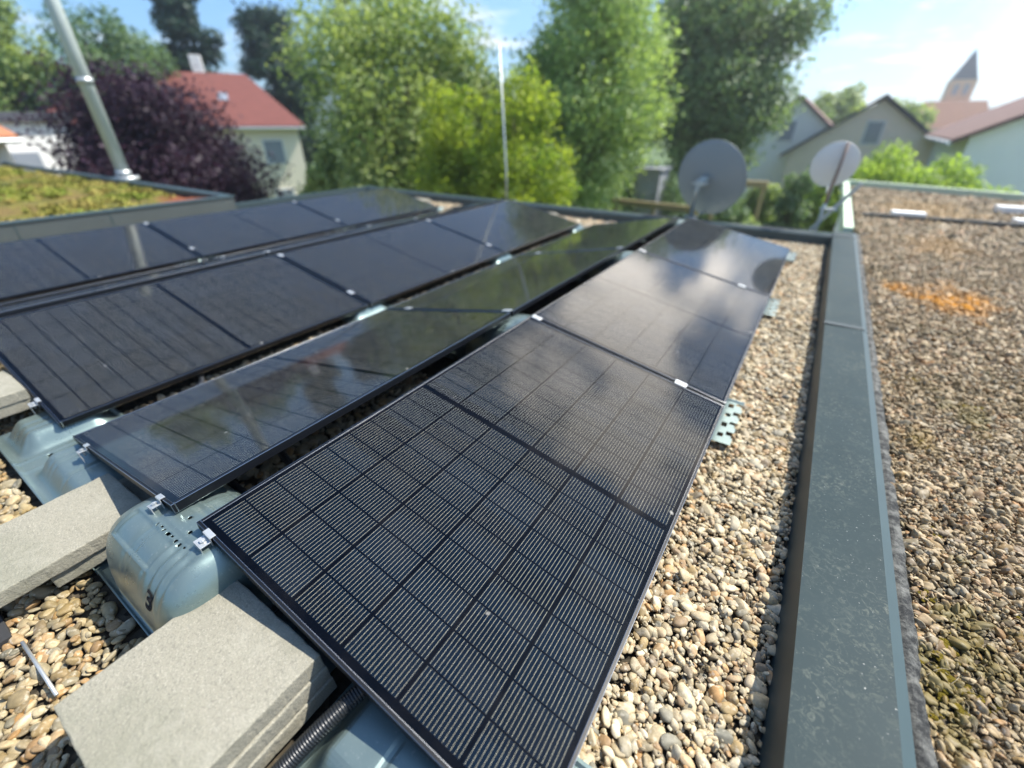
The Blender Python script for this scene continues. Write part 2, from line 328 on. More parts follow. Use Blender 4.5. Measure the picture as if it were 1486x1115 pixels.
def add_box(bm, x0, x1, y0, y1, z0, z1, mtx=None, bevel=0.0):
    r = bmesh.ops.create_cube(bm, size=1.0)
    vs = r['verts']
    for v in vs:
        v.co = Vector(((x0 + x1) / 2 + v.co.x * (x1 - x0), (y0 + y1) / 2 + v.co.y * (y1 - y0), (z0 + z1) / 2 + v.co.z * (z1 - z0)))
    if bevel:
        es = list({e for v in vs for e in v.link_edges})
        rr = bmesh.ops.bevel(bm, geom=es, offset=bevel, segments=2, affect='EDGES', profile=0.6)
        vs = list({v for v in rr['verts']} | {v for v in vs if v.is_valid})
    if mtx is not None: bmesh.ops.transform(bm, matrix=mtx, verts=vs)
    return vs
def box(x0, x1, y0, y1, z0, z1, mtx=None, bevel=0.0):
    bm = bmesh.new(); add_box(bm, x0, x1, y0, y1, z0, z1, mtx, bevel); return bm
def add_tube(bm, pts, rad, seg=12, caps=True):
    rings = []; n = len(pts); pts = [Vector(p) for p in pts]
    for i, p in enumerate(pts):
        t = (pts[min(i + 1, n - 1)] - pts[max(i - 1, 0)]).normalized()
        a = t.cross(Vector((0, 0, 1)));  a = a.normalized() if a.length > 1e-3 else Vector((1, 0, 0))
        b = t.cross(a).normalized(); r = rad[i] if isinstance(rad, (list, tuple)) else rad
        rings.append([bm.verts.new(p + (a * math.cos(2 * math.pi * k / seg) + b * math.sin(2 * math.pi * k / seg)) * r) for k in range(seg)])
    for i in range(n - 1):
        for k in range(seg):
            bm.faces.new((rings[i][k], rings[i][(k + 1) % seg], rings[i + 1][(k + 1) % seg], rings[i + 1][k]))
    if caps:
        bm.faces.new(rings[0][::-1]); bm.faces.new(rings[-1])
def tube(pts, rad, seg=12):
    bm = bmesh.new(); add_tube(bm, pts, rad, seg); bmesh.ops.recalc_face_normals(bm, faces=bm.faces); return bm
def prism(poly, z0, z1):
    bm = bmesh.new(); b = [bm.verts.new((x, y, z0)) for x, y in poly]; t = [bm.verts.new((x, y, z1)) for x, y in poly]
    n = len(poly); bm.faces.new(b[::-1]); bm.faces.new(t)
    for i in range(n): bm.faces.new((b[i], b[(i + 1) % n], t[(i + 1) % n], t[i]))
    bmesh.ops.recalc_face_normals(bm, faces=bm.faces); return bm

GZ = -4.5
# ------------------------------------------------------------------ setting: ground
bm = bmesh.new()
bmesh.ops.create_grid(bm, x_segments=80, y_segments=80, size=600)
for v in bm.verts: v.co.z = GZ
tag(link('ground', bm, M['lawn']), kind='structure')
bm = bmesh.new()
for ri, (dist, h0, zs) in enumerate(((470, 21, 13), (540, 30, 31))):
    prev = None
    for i in range(90):
        a = math.pi * (-0.30 + 0.95 * i / 89)
        d = dist
        x, y = -d * math.sin(a), d * math.cos(a)
        h = h0 * (0.55 + 0.8 * noise.noise(Vector((i * 0.09, zs, 0)))) - 4
        cur = [bm.verts.new((x * 0.85, y * 0.85, GZ - 5)), bm.verts.new((x, y, max(0, h))), bm.verts.new((x * 1.05, y * 1.05, GZ - 5))]
        if prev:
            bm.faces.new((prev[0], cur[0], cur[1], prev[1])); bm.faces.new((prev[1], cur[1], cur[2], prev[2]))
        prev = cur
tag(link('hills', bm, M['far_hill']), kind='structure')

# ------------------------------------------------------------------ the building under our feet
b = empty('flat_roof_building', (0, 0, GZ)); tag(b, 'flat roofed building under the solar panels with gravel on its roof', 'building')
def bpart(name, bm, mat, parent=b):
    o = link(name, bm, mat); o.parent = parent; o.matrix_parent_inverse = Matrix.Translation(-parent.location); return o
bpart('wall', box(-6.62, 1.46, -4, 6.49, GZ, -0.09), M['wall_w'])
bpart('roof_deck', box(-6.60, 1.44, -3.98, 6.47, -0.086, -0.020), M['deck'])
def coping_y(name_par, x0, x1, xl, y0, y1, z0, ztop, lip, joints):
    """coping running along y: sloped side, flat cap, low outer lip"""
    bm = bmesh.new()
    prof = [(xl, z0), (x0, ztop), (x1, ztop + 0.004), (x1 + lip, ztop - 0.014), (x1 + lip, z0 - 0.02), ]
    mats = [1, 0, 2, 2]
    for a, bb in zip([y0] + joints, joints + [y1]):
        a2, b2 = a + (0.003 if a != y0 else 0), bb - (0.003 if bb != y1 else 0)
        A = [bm.verts.new((x, a2, z)) for x, z in prof]; B = [bm.verts.new((x, b2, z)) for x, z in prof]
        for i in range(len(prof) - 1):
            f = bm.faces.new((A[i], A[i + 1], B[i + 1], B[i])); f.material_index = mats[i]
        bm.faces.new(A); bm.faces.new(B[::-1])
    bmesh.ops.recalc_face_normals(bm, faces=bm.faces)
    return bm
cp = bpart('parapet_coping', coping_y('c', 1.405, 1.603, 1.386, -1.5, 6.36, -0.03, 0.12, 0.030, [0.02, 3.05, 6.02]), [M['coping'], M['coping_side'], M['lip']])
# overlapped joint plates
for yj in (3.05, 6.02):
    bm = bmesh.new(); add_box(bm, 1.400, 1.608, yj - 0.004, yj + 0.030, 0.119, 0.1285, bevel=0.002)
    add_box(bm, 1.398, 1.612, yj - 0.014, yj - 0.0045, 0.119, 0.1262)
    bpart('joint_strip', bm, M['coping_side'])
bm = coping_y('f', 0, 0.2, -0.018, -1.40, 6.42, -0.03, 0.11, 0.02, [1.6, 4.6])
bmesh.ops.transform(bm, matrix=Matrix.Translation((0, 6.30, 0)) @ Matrix.Rotation(math.pi / 2, 4, 'Z') @ Matrix.Scale(-1, 4, (1, 0, 0)) @ Matrix.Translation((0, 0, 0)), verts=bm.verts)
bmesh.ops.recalc_face_normals(bm, faces=bm.faces)
bpart('parapet_coping', bm, [M['coping'], M['coping_side'], M['lip']])
bm = coping_y('l', 0, 0.18, -0.016, 3.5, 6.32, -0.03, 0.12, 0.02, [])
bmesh.ops.scale(bm, vec=(-1, 1, 1), verts=bm.verts); bmesh.ops.translate(bm, vec=(-6.44, 0, 0), verts=bm.verts); bmesh.ops.recalc_face_normals(bm, faces=bm.faces)
bpart('parapet_coping', bm, [M['coping'], M['coping_side'], M['lip']])

# neighbour roof on the right
nb = empty('neighbour_flat_roof', (4, 3, GZ)); tag(nb, 'lower neighbouring flat roof to the right of the zinc parapet, old mossy gravel', 'building')
NPOLY = [(1.64, -4), (9.0, -4), (9.0, 9.33), (4.09, 11.25), (1.64, 12.18)]
bpart('wall', prism(NPOLY, GZ, -0.02), M['wall_w'], nb)
bpart('roof_deck', prism([(1.645, -3.99), (8.99, -3.99), (8.99, 9.30), (4.08, 11.22), (1.645, 12.15)], -0.017, 0.062), M['deck'], nb)
# bitumen flashing strip along the parapet
bm = bmesh.new(); rows = []
for i in range(400):
    y = -1.5 + i * 0.02; wv = 0.006 * noise.noise(Vector((y * 6, 0, 0))) + 0.004 * noise.noise(Vector((y * 23, 5, 0)))
    rows.append([bm.verts.new((x, y, z)) for x, z in ((1.634, 0.088), (1.650 + wv, 0.092 + wv), (1.672 + wv, 0.086 + wv), (1.688 + 2 * wv, 0.060))])
for a, c in zip(rows[:-1], rows[1:]):
    for i in range(3): bm.faces.new((a[i], a[i + 1], c[i + 1], c[i]))
bmesh.ops.recalc_face_normals(bm, faces=bm.faces)
bpart('felt_flashing', bm, M['felt'], nb)
def bar_between(p, q, wd, z0, z1):
    p, q = Vector(p), Vector(q); d = (q - p); ln = d.length; ang = math.atan2(d.y, d.x)
    return box(0, ln, -wd / 2, wd / 2, z0, z1, Matrix.Translation((p.x, p.y, 0)) @ Matrix.Rotation(ang, 4, 'Z'))
bpart('edge_trim', bar_between((1.50, 12.30), (9.0, 9.45), 0.12, -0.05, 0.175), M['trim'], nb)
bpart('edge_trim', box(1.50, 1.60, 6.52, 12.2, -0.02, 0.15), M['trim'], nb)
bpart('felt_upstand', bar_between((1.72, 8.02), (8.9, 8.55), 0.10, 0.0, 0.125), M['felt'], nb)
for (x, y, l, h) in ((2.27, 8.30, 0.38, 0.06), (3.60, 8.50, 0.40, 0.05), (3.62, 9.55, 0.42, 0.08)):
    o = link('roof_slab', box(-l / 2, l / 2, -0.10, 0.10, 0, h, bevel=0.006), M['wall_w']); o.location = (x, y, 0.085); o.rotation_euler.z = 0.06
    tag(o, {2.27: 'pale low slab on the mossy gravel roof, left one behind the parapet', }.get(x, 'pale slab lying by the dark joint at the right photo edge' if y < 9 else 'thicker pale slab farther back near the right photo edge'), 'slab', 'pale slabs on the neighbouring roof')

# raised green roof on the left
gr = empty('green_roof_building', (-12, 0, GZ)); tag(gr, 'raised roof block with dark fascia and sedum planting at the left', 'building')
bpart('wall', box(-24, -6.48, -4, 3.47, GZ, -0.1), M['wall_w'], gr)
bpart('fascia', box(-6.47, -6.44, -4, 3.50, -0.06, 0.235), M['fascia'], gr)
for yj in (-0.2, 1.0, 1.9): bpart('fascia_joint', box(-6.441, -6.436, yj, yj + 0.012, -0.05, 0.233), M['lip'], gr)
bpart('edge_coping', box(-6.56, -6.425, -4, 3.52, 0.237, 0.255, bevel=0.004), M['lip'], gr)
bpart('edge_coping', box(-24, -6.563, 3.38, 3.52, 0.19, 0.262, bevel=0.004), M['lip'], gr)
bm = bmesh.new(); bmesh.ops.create_grid(bm, x_segments=150, y_segments=75, size=1)
for v in bm.verts:
    v.co = Vector((-15.3 + v.co.x * 8.75, -0.3 + v.co.y * 3.68, 0.17))
    v.co.z += 0.045 * noise.fractal(v.co * 1.7, 0.7, 2, 4) + 0.02 * noise.noise(v.co * 9)
k = NT("sedum_mat", rough=0.95, spec=0.2); p = k.pos()
c = k.mix(k.ramp(k.noise(1.1, 5, 0.65, vec=p), [(0.38, 0.0), (0.62, 1.0)]), (0.24, 0.17, 0.06), (0.14, 0.16, 0.03))
c = k.mix(k.ramp(k.noise(5, 5, 0.7, vec=p), [(0.5, 0.0), (0.7, 0.8)]), c, (0.33, 0.30, 0.04))
sx = k.n('ShaderNodeSeparateXYZ'); k.l(p, sx.inputs[0])
corner = k.mth('ADD', k.mth('ADD', k.mth('MULTIPLY', sx.outputs[0], 0.35), k.mth('MULTIPLY', sx.outputs[1], 0.9)), k.mth('MULTIPLY', k.noise(2.5, 4, vec=p), 1.2))
c = k.mix(k.ramp(corner, [(0.42, 0.0), (0.8, 1.0)]), c, (0.30, 0.10, 0.05))
edge = k.ramp(k.mth('ADD', sx.outputs[0], k.mth('MULTIPLY', k.noise(3, 4, vec=p), 0.5)), [(0.0, 0.0), (1.0, 1.0)])
k.col(c); k.bump(k.noise(30, 6, 0.7, vec=p), 1.0, 0.06); M['sedum'] = k.m
tag(link('sedum', bm, M['sedum'], smooth=True), 'yellow green sedum cover with a reddish patch on the raised roof', 'sedum', kind='stuff')

# ------------------------------------------------------------------ pebbles (countless: stuff)
pcol = bpy.data.collections.new("pebble_shapes")     # source shapes for the instancer, never linked to the scene
def pebble_shapes(tagname, mat, n=7, seed=1, flat=0.55, lump=0.16):
    c = bpy.data.collections.new("pebble_shapes_" + tagname); rnd = random.Random(seed)
    for i in range(n):
        bm = bmesh.new(); bmesh.ops.create_icosphere(bm, subdivisions=3, radius=1)
        sx_, sy_, sz_ = rnd.uniform(0.95, 1.35), rnd.uniform(0.68, 0.92), rnd.uniform(flat * 0.7, flat * 1.15)
        off = Vector((rnd.uniform(0, 50), rnd.uniform(0, 50), 0))
        cut = [Vector((rnd.gauss(0, 1), rnd.gauss(0, 1), rnd.gauss(0, 1))).normalized() for _ in range(5)]
        for v in bm.verts:
            p = v.co.copy()
            for cn in cut:
                dd = p.dot(cn) - 0.80
                if dd > 0: p -= cn * dd * 0.75
            p *= 1 + lump * noise.noise(p * 1.1 + off)
            v.co = Vector((p.x * sx_, p.y * sy_, p.z * sz_))
        me = bpy.data.meshes.new("pebble_" + tagname); bm.to_mesh(me); bm.free(); me.materials.append(mat)
        me.polygons.foreach_set('use_smooth', [True] * len(me.polygons))
        c.objects.link(bpy.data.objects.new("pebble_" + tagname, me))
    return c
def scatter(name, pts, rot, scl, idx, coll, label, cat='gravel'):
    me = bpy.data.meshes.new(name); n = len(pts); me.vertices.add(n); me.vertices.foreach_set('co', np.asarray(pts, dtype=np.float32).ravel())
    for nm, ty, arr, key in (('rot', 'FLOAT_VECTOR', rot, 'vector'), ('scl', 'FLOAT', scl, 'value'), ('idx', 'INT', idx, 'value')):
        a = me.attributes.new(nm, ty, 'POINT'); a.data.foreach_set(key, np.asarray(arr).ravel())
    o = bpy.data.objects.new(name, me); COL.objects.link(o)
    g = bpy.data.node_groups.new(name + "_nodes", 'GeometryNodeTree')
    g.interface.new_socket('Geometry', in_out='INPUT', socket_type='NodeSocketGeometry'); g.interface.new_socket('Geometry', in_out='OUTPUT', socket_type='NodeSocketGeometry')
    gi = g.nodes.new('NodeGroupInput'); go = g.nodes.new('NodeGroupOutput')
    ci = g.nodes.new('GeometryNodeCollectionInfo'); ci.inputs['Collection'].default_value = coll; ci.inputs['Separate Children'].default_value = True; ci.inputs['Reset Children'].default_value = True
    ip = g.nodes.new('GeometryNodeInstanceOnPoints'); ip.inputs['Pick Instance'].default_value = True
    def at(nm, ty):
        x = g.nodes.new('GeometryNodeInputNamedAttribute'); x.data_type = ty; x.inputs['Name'].default_value = nm; return x.outputs['Attribute']
    g.links.new(gi.outputs[0], ip.inputs['Points']); g.links.new(ci.outputs[0], ip.inputs['Instance'])
    g.links.new(at('idx', 'INT'), ip.inputs['Instance Index'])
    er = g.nodes.new('FunctionNodeEulerToRotation'); g.links.new(at('rot', 'FLOAT_VECTOR'), er.inputs[0]); g.links.new(er.outputs[0], ip.inputs['Rotation'])
    g.links.new(at('scl', 'FLOAT'), ip.inputs['Scale']); g.links.new(ip.outputs[0], go.inputs[0])
    md = o.modifiers.new('scatter', 'NODES'); md.node_group = g
    tag(o, label, cat, kind='stuff'); return o
rng = np.random.default_rng(7)
def field(zones, excl=None, tilt=0.38):
    """zones: (x0,x1,y0,y1,spacing,radius,z)"""
    P, Sc = [], []
    for (x0, x1, y0, y1, s, r, z) in zones:
        nx, ny = max(1, int((x1 - x0) / s)), max(1, int((y1 - y0) / (s * 0.866)))
        X, Y = np.meshgrid(np.arange(nx), np.arange(ny)); X = x0 + (X + 0.5 * (Y % 2) + 0.25) * s; Y = y0 + (Y + 0.5) * s * 0.866
        X = X + rng.normal(0, s * 0.30, X.shape); Y = Y + rng.normal(0, s * 0.30, Y.shape)
        big = np.clip(rng.lognormal(0, 0.36, X.shape), 0.45, 2.3)
        q = np.stack([X.ravel(), Y.ravel(), (z + rng.uniform(-0.006, 0.007, X.shape)).ravel()], 1); P.append(q); Sc.append((r * big).ravel())
    P = np.concatenate(P); Sc = np.concatenate(Sc)
    if excl is not None:
        kmask = ~excl(P[:, 0], P[:, 1]); P, Sc = P[kmask], Sc[kmask]
    n = len(P)
    rot = np.stack([rng.normal(0, tilt, n), rng.normal(0, tilt, n), rng.uniform(0, 6.28, n)], 1)
    return P, rot, Sc, rng.integers(0, 7, n)
new_c = pebble_shapes('round', M['peb_new'], 7, 3, 0.58, 0.2)
old_c = pebble_shapes('old', M['peb_old'], 7, 9, 0.48, 0.3)
wet_c = pebble_shapes('ochre', M['peb_wet'], 7, 5, 0.62, 0.2)
# ours: strip beside the parapet, far end, strips between the rows
Z1 = -0.006
zones = [(0.86, 1.392, -0.25, 3.2, 0.0188, 0.0113, Z1), (0.86, 1.392, 3.2, 6.30, 0.0198, 0.0118, Z1),
         (-6.3, 0.86, 5.28, 6.28, 0.028, 0.0165, Z1),
         (-1.42, -1.08, 0.18, 5.3, 0.021, 0.0122, Z1), (-3.82, -3.48, -0.5, 5.3, 0.024, 0.014, Z1),
         (-0.75, 0.30, 0.15, 1.3, 0.028, 0.015, Z1), (-6.43, -5.6, -1.0, 6.28, 0.03, 0.018, Z1)]
P, ro, sc_, ix = field(zones, None)
scatter('gravel', P, ro, sc_, ix, new_c, 'pale rounded river pebbles beside and between the solar panels', 'gravel')
P, ro, sc_, ix = field([(0.86, 1.392, -0.2, 2.6, 0.0150, 0.0042, -0.004)], None, 0.8)
scatter('grit', P, ro, sc_, ix, new_c, 'fine grit lying between the pale pebbles by the panels', 'grit')
P, ro, sc_, ix = field([(-2.4, 0.95, -1.30, 0.12, 0.0205, 0.0120, Z1), (-6.4, -2.4, -1.4, 0.15, 0.030, 0.018, Z1)], lambda x, y: (y > -0.222) & (((x > -1.66) & (x < -0.66)) | ((x > -0.46) & (x < 0.52)) | (x > 0.54)))
scatter('gravel', P, ro, sc_, ix, wet_c, 'larger ochre stained pebbles around the concrete slabs in the lower left corner', 'gravel')
def ex_old(x, y):
    return (x < 1.672 + 0.012 * np.sin(y * 7) ) | (y > 12.05 - (x - 1.7) * 0.378) | (x > 1.75 + (y + 0.9) * 0.62)
P, ro, sc_, ix = field([(1.66, 4.6, -0.1, 3.0, 0.0166, 0.0102, 0.068), (1.66, 4.9, 3.0, 6.5, 0.0195, 0.0118, 0.067), (1.66, 6.6, 6.5, 12.2, 0.031, 0.020, 0.064)], ex_old, 0.75)
P2, ro2, sc2, ix2 = field([(1.66, 3.2, -0.1, 2.6, 0.0130, 0.0042, 0.070)], ex_old, 0.8)
scatter('grit', P2, ro2, sc2, ix2, old_c, 'fine dark grit and broken chips between the old stones', 'grit')
scatter('gravel', P, ro, sc_, ix, old_c, 'old flaky brown grey gravel with moss and orange lichen right of the parapet', 'gravel')
# dry twigs and moss threads lying in the old gravel
bm = bmesh.new(); rnd = random.Random(4)
for i in range(420):
    y = 0.25 + 5.5 * rnd.random() ** 1.6; x = 1.67 + abs(rnd.gauss(0, 0.35)); a = rnd.uniform(0, 6.28); l = rnd.uniform(0.01, 0.045)
    p0 = Vector((x, y, 0.078 + rnd.random() * 0.006)); p1 = p0 + Vector((math.cos(a) * l / 2, math.sin(a) * l / 2, 0.006)); p2 = p1 + Vector((math.cos(a + rnd.uniform(-1, 1)) * l / 2, math.sin(a + rnd.uniform(-1, 1)) * l / 2, -0.004))
    add_tube(bm, [p0, p1, p2], 0.0006, 4, False)
for i in range(60):
    y = 0.1 + 3.5 * rnd.random(); x = 1.38 - abs(rnd.gauss(0, 0.05)); a = rnd.uniform(0, 6.28); l = rnd.uniform(0.015, 0.06)
    p0 = Vector((x, y, 0.010)); p1 = p0 + Vector((math.cos(a) * l / 2, math.sin(a) * l / 2, 0.006)); p2 = p1 + Vector((math.cos(a + .6) * l / 2, math.sin(a + .6) * l / 2, -0.004))
    if max(p0.x, p1.x, p2.x) < 1.385: add_tube(bm, [p0, p1, p2], 0.0006, 4, False)
tag(link('dry_twigs', bm, mat_simple("dry_stems", (0.34, 0.28, 0.18), 0.9)), 'thin dry stems and twigs scattered over the gravel', 'twigs', kind='stuff')
# moss cushions in the old gravel
bm = bmesh.new(); rnd = random.Random(11)
spots = [(1.70, 0.72, 0.035), (1.715, 0.80, 0.03), (1.73, 0.88, 0.03), (1.76, 0.93, 0.02), (1.79, 0.80, .02), (1.715, 1.06, .018), (1.80, 1.94, 0.028), (1.76, 1.35, 0.02), (1.95, 1.1, 0.025), (2.2, 4.15, 0.10), (2.3, 4.3, 0.08), (2.08, 4.22, 0.08), (1.88, 4.35, 0.05), (2.02, 2.4, 0.03), (1.85, 2.6, .03)]
for (x, y, r) in spots:
    for j in range(14):
        a, d = rnd.uniform(0, 6.28), r * math.sqrt(rnd.random()) * 1.5
        q = bmesh.ops.create_icosphere(bm, subdivisions=2, radius=r * rnd.uniform(0.18, 0.42))
        for v in q['verts']:
            v.co.z *= 0.45; v.co *= 1 + 0.25 * noise.noise(v.co * 70); v.co += Vector((x + d * math.cos(a), y + d * math.sin(a), 0.070))
k = NT("moss", rough=0.95, spec=0.1); p = k.pos()
sx = k.n('ShaderNodeSeparateXYZ'); k.l(p, sx.inputs[0])
near = k.ramp(k.mth('MULTIPLY', sx.outputs[1], 0.2), [(0.5, 0.0), (0.72, 1.0)])
k.col(k.mix(near, k.mix(k.noise(40, 4, vec=p), (0.07, 0.065, 0.01), (0.24, 0.17, 0.02)), (0.50, 0.22, 0.03))); k.bump(k.noise(260, 4, vec=p), 1.0, 0.01)
tag(link('moss', bm, k.m, smooth=True), 'ochre and orange moss cushions growing in the old gravel', 'moss', kind='stuff')

# ------------------------------------------------------------------ solar panels
def make_panel():
    root = empty('solar_panel'); T = 0.030; lip = 0.010
    bm = bmesh.new(); bv = 0.0014
    add_box(bm, 0, W, 0, lip, -T, 0, bevel=bv); add_box(bm, 0, W, L - lip, L, -T, 0, bevel=bv)
    add_box(bm, 0, lip, lip, L - lip, -T, -0.0004, bevel=bv); add_box(bm, W - lip, W, lip, L - lip, -T, -0.0004, bevel=bv)
    add_box(bm, lip, lip + 0.018, lip, L - lip, -T, -T + 0.002); add_box(bm, W - lip - 0.018, W - lip, lip, L - lip, -T, -T + 0.002)
    bm.normal_update()
    for f in bm.faces:
        if max(abs(c) for c in f.normal) < 0.985: f.material_index = 1
    link('frame', bm, [M['frame'], M['frame_edge']], root)
    link('cell_sheet', box(lip - 0.0005, W - lip + 0.0005, lip - 0.0005, L - lip + 0.0005, -0.006, -0.0022), M['cells'], root)
    bm = box(W / 2 - 0.05, W / 2 + 0.05, L / 2 - 0.03, L / 2 + 0.03, -0.022, -0.0065, bevel=0.003)
    link('junction_box', bm, M['rubber'], root)
    return root
c_, s_ = W * math.cos(TH), W * math.sin(TH)
G, G2 = 0.1229, 0.1654
PAIR = 2 * c_ + G + G2
proto = make_panel(); first = True
ROWN = {1: ('row beside the gravel strip and zinc parapet', 'right tilting'), 2: ('left tilting row just behind the nearest ridge', ''), 3: ('middle row, tilting right', ''), 4: ('narrow looking left tilting row behind the middle row', ''), 5: ('leftmost row next to the green roof', '')}
ORD = ('nearest', 'middle', 'farthest')
for row in (1, 2, 3, 4, 5):
    for kk in range(3):
        o = proto if first else dup(proto); first = False
        base = -((row - 1) // 2) * PAIR
        y0 = kk * PITCH - (0.01 if row in (2, 3) else 0) - (0.025 if row >= 4 else 0)
        if row % 2: o.location = (base, y0, ZR); o.rotation_euler = (0, TH, 0)
        else: o.location = (base - G - c_, y0, ZR - s_); o.rotation_euler = (0, -TH, 0)
        lab = {1: '%s black panel of the row beside the gravel strip and parapet', 2: '%s panel of the left tilting row across the dark ridge gap',
               3: '%s panel of the middle row, above a thin line of pebbles', 4: '%s panel of the narrow looking row behind the middle row',
               5: '%s panel of the leftmost row beside the sedum roof'}[row] % ORD[kk]
        if row == 1 and kk == 2: lab = 'farthest panel of the parapet side row, mirroring the grey satellite dish'
        tag(o, lab, 'solar panel', 'black solar panels in tilted rows')

# ------------------------------------------------------------------ steel mounting trays
def sm(a, b, x): t = min(1, max(0, (x - a) / (b - a))); return t * t * (3 - 2 * t)
def ridge_h(u, v):
    """u across the ridge, v along it (-0.2..0.2)"""
    a = abs(u)
    du = max(0.0, (a - 0.095) / 0.115) if u > 0 else max(0.0, (a - 0.085) / 0.25)
    dv = max(0.0, (abs(v) - 0.035) / 0.155)
    q = du ** 3.0 + dv ** 2.8
    h = 0.018 + 0.252 * max(0.0, 1 - q) ** (1 / 2.4) if q < 1 else 0.018
    h += 0.010 * sm(0.190, 0.197, abs(v))
    if -0.20 < u < 0.045 and 0.05 < abs(v) < 0.135:         # embossed panel with a raised border
        bu = min(u + 0.20, 0.045 - u); bv_ = min(abs(v) - 0.05, 0.135 - abs(v)); bd = min(bu, bv_)
        h -= 0.006 * sm(0.004, 0.010, bd) - 0.0035 * sm(0.0, 0.004, bd) * (1 - sm(0.004, 0.008, bd))
    if u > -0.24 and u < 0.15 and q < 1:                                   # pressed ribs over the shoulder
        for uc, wd, dp in ((0.060, 0.009, 0.010), (0.094, 0.008, 0.010), (0.125, 0.008, 0.008), (-0.085, 0.010, 0.004)):
            h -= dp * math.exp(-((u - uc) / wd) ** 2) * sm(0.03, 0.07, abs(v)) * (1 - sm(0.15, 0.19, abs(v)))
        h += 0.004 * (sm(-0.10, -0.09, u) - sm(0.10, 0.11, u)) * (1 - sm(0.03, 0.036, abs(v)))
    h += 0.004 * (sm(-0.05, -0.045, u) - sm(0.02, 0.025, u)) * (sm(0.052, 0.058, abs(v)) - sm(0.15, 0.17, abs(v)))
    return h
def hump(u, a, b, r): return sm(a, a + r, u) * (1 - sm(b - r, b, u))
def valley_h(u, v):
    e = 1 - sm(0.085, 0.175, abs(v)) ** 1.2
    h = 0.012 + 0.075 * e * (hump(u, 0.065, 0.52, 0.07) + hump(-u, 0.065, 0.36, 0.07))
    h += 0.008 * math.exp(-((abs(u) - 0.045) / 0.006) ** 2)          # upright crease
    for uc in (0.18, 0.22, 0.34, -0.16, -0.22):
        h -= 0.005 * math.exp(-((u - uc) / 0.008) ** 2) * e
    h += 0.012 * sm(0.184, 0.194, abs(v))
    return h
def tray_mesh(fn, u0, u1, v0=-0.20, v1=0.20, step=0.008, holes=()):
    bm = bmesh.new(); nu, nv = int((u1 - u0) / step) + 1, int((v1 - v0) / step) + 1; g = []
    for i in range(nu + 1):
        u = u0 + (u1 - u0) * i / nu
        g.append([bm.verts.new((u, v0 + (v1 - v0) * j / nv, fn(u, v0 + (v1 - v0) * j / nv))) for j in range(nv + 1)])
    for i in range(nu):
        for j in range(nv):
            uc, vc = u0 + (u1 - u0) * (i + 0.5) / nu, v0 + (v1 - v0) * (j + 0.5) / nv
            if any(a < uc < bq and c < vc < d for a, bq, c, d in holes): continue
            bm.faces.new((g[i][j], g[i + 1][j], g[i + 1][j + 1], g[i][j + 1]))
    bmesh.ops.recalc_face_normals(bm, faces=bm.faces)
    fs = list(bm.faces)
    if fs[0].normal.z < 0: bmesh.ops.reverse_faces(bm, faces=fs)
    bmesh.ops.solidify(bm, geom=list(bm.faces), thickness=0.0016)
    return bm
def clamp_bm():
    """end clamp: an S bent galvanised strap with bolt, local: hooks over a frame edge at y=0 reaching -y"""
    bm = bmesh.new(); w_ = 0.017
    add_box(bm, -w_, w_, -0.004, 0.010, 0.0010, 0.0040, bevel=0.0008)
    add_box(bm, -w_, w_, -0.0060, -0.0035, -0.030, 0.0035, bevel=0.0008)
    add_box(bm, -w_, w_, -0.030, -0.004, -0.0125, -0.0100, bevel=0.0008)
    add_box(bm, -w_, w_, -0.0325, -0.0300, -0.034, -0.0100, bevel=0.0008)
    add_box(bm, -w_ * 0.5, w_ * 0.5, -0.031, -0.028, -0.06, -0.030)
    add_tube(bm, [(0, -0.017, -0.034), (0, -0.017, -0.003)], 0.0035, 8); add_tube(bm, [(0, -0.017, -0.0098), (0, -0.017, -0.004)], 0.0075, 6)
    bmesh.ops.recalc_face_normals(bm, faces=bm.faces); return bm
def mid_bm():
    bm = bmesh.new(); add_box(bm, -0.028, 0.028, -0.017, 0.017, 0.0010, 0.0045, bevel=0.001)
    add_tube(bm, [(0, 0, -0.03), (0, 0, 0.0044)], 0.004, 8); add_tube(bm, [(0, 0, 0.0044), (0, 0, 0.0085)], 0.0065, 6)
    bmesh.ops.recalc_face_normals(bm, faces=bm.faces); return bm
CL_END = None; CL_MID = None
def clamp(parent, row, xf, yy, kind, sgn=1):
    """row: panel row, xf: fraction of the width from the ridge, yy world y"""
    global CL_END, CL_MID
    src = CL_END if kind == 'end' else CL_MID
    if src is None:
        o = link('clamp', clamp_bm() if kind == 'end' else mid_bm(), M['galv'])
        if kind == 'end': CL_END = o
        else: CL_MID = o
    else: o = src.copy(); COL.objects.link(o)
    base = -((row - 1) // 2) * PAIR
    d = xf * W
    if row % 2: x, ry = base + d * math.cos(TH), TH
    else: x, ry = base - G - d * math.cos(TH), -TH
    z = ZR - d * math.sin(TH)
    o.parent = parent; o.location = Vector((x, yy, z)) - parent.location
    o.rotation_euler = (0, ry, 0 if sgn > 0 else math.pi) if kind == 'mid' or sgn > 0 else Matrix.Rotation(math.pi, 3, 'Z').to_euler()
    if kind == 'end' and sgn < 0: o.rotation_euler = (0, -ry, math.pi)
    return o
ridge_holes = [(-0.088 + 0.022 * i, -0.078 + 0.022 * i, -0.062, -0.052) for i in range(0, 6)] + [(-0.09, -0.082, -0.02, 0.0), (0.082, 0.09, -0.02, 0.0)]
ridge_holes = [(0.07 - 0.021 * i, 0.07 - 0.021 * i + (0.007 if i % 2 else 0.012), -0.052 - 0.003 * (i % 3), -0.047 - 0.002 * (i % 2)) for i in range(0, 8)] + [(-0.02, -0.008, 0.0, 0.012), (0.035, 0.045, -0.02, -0.01)]
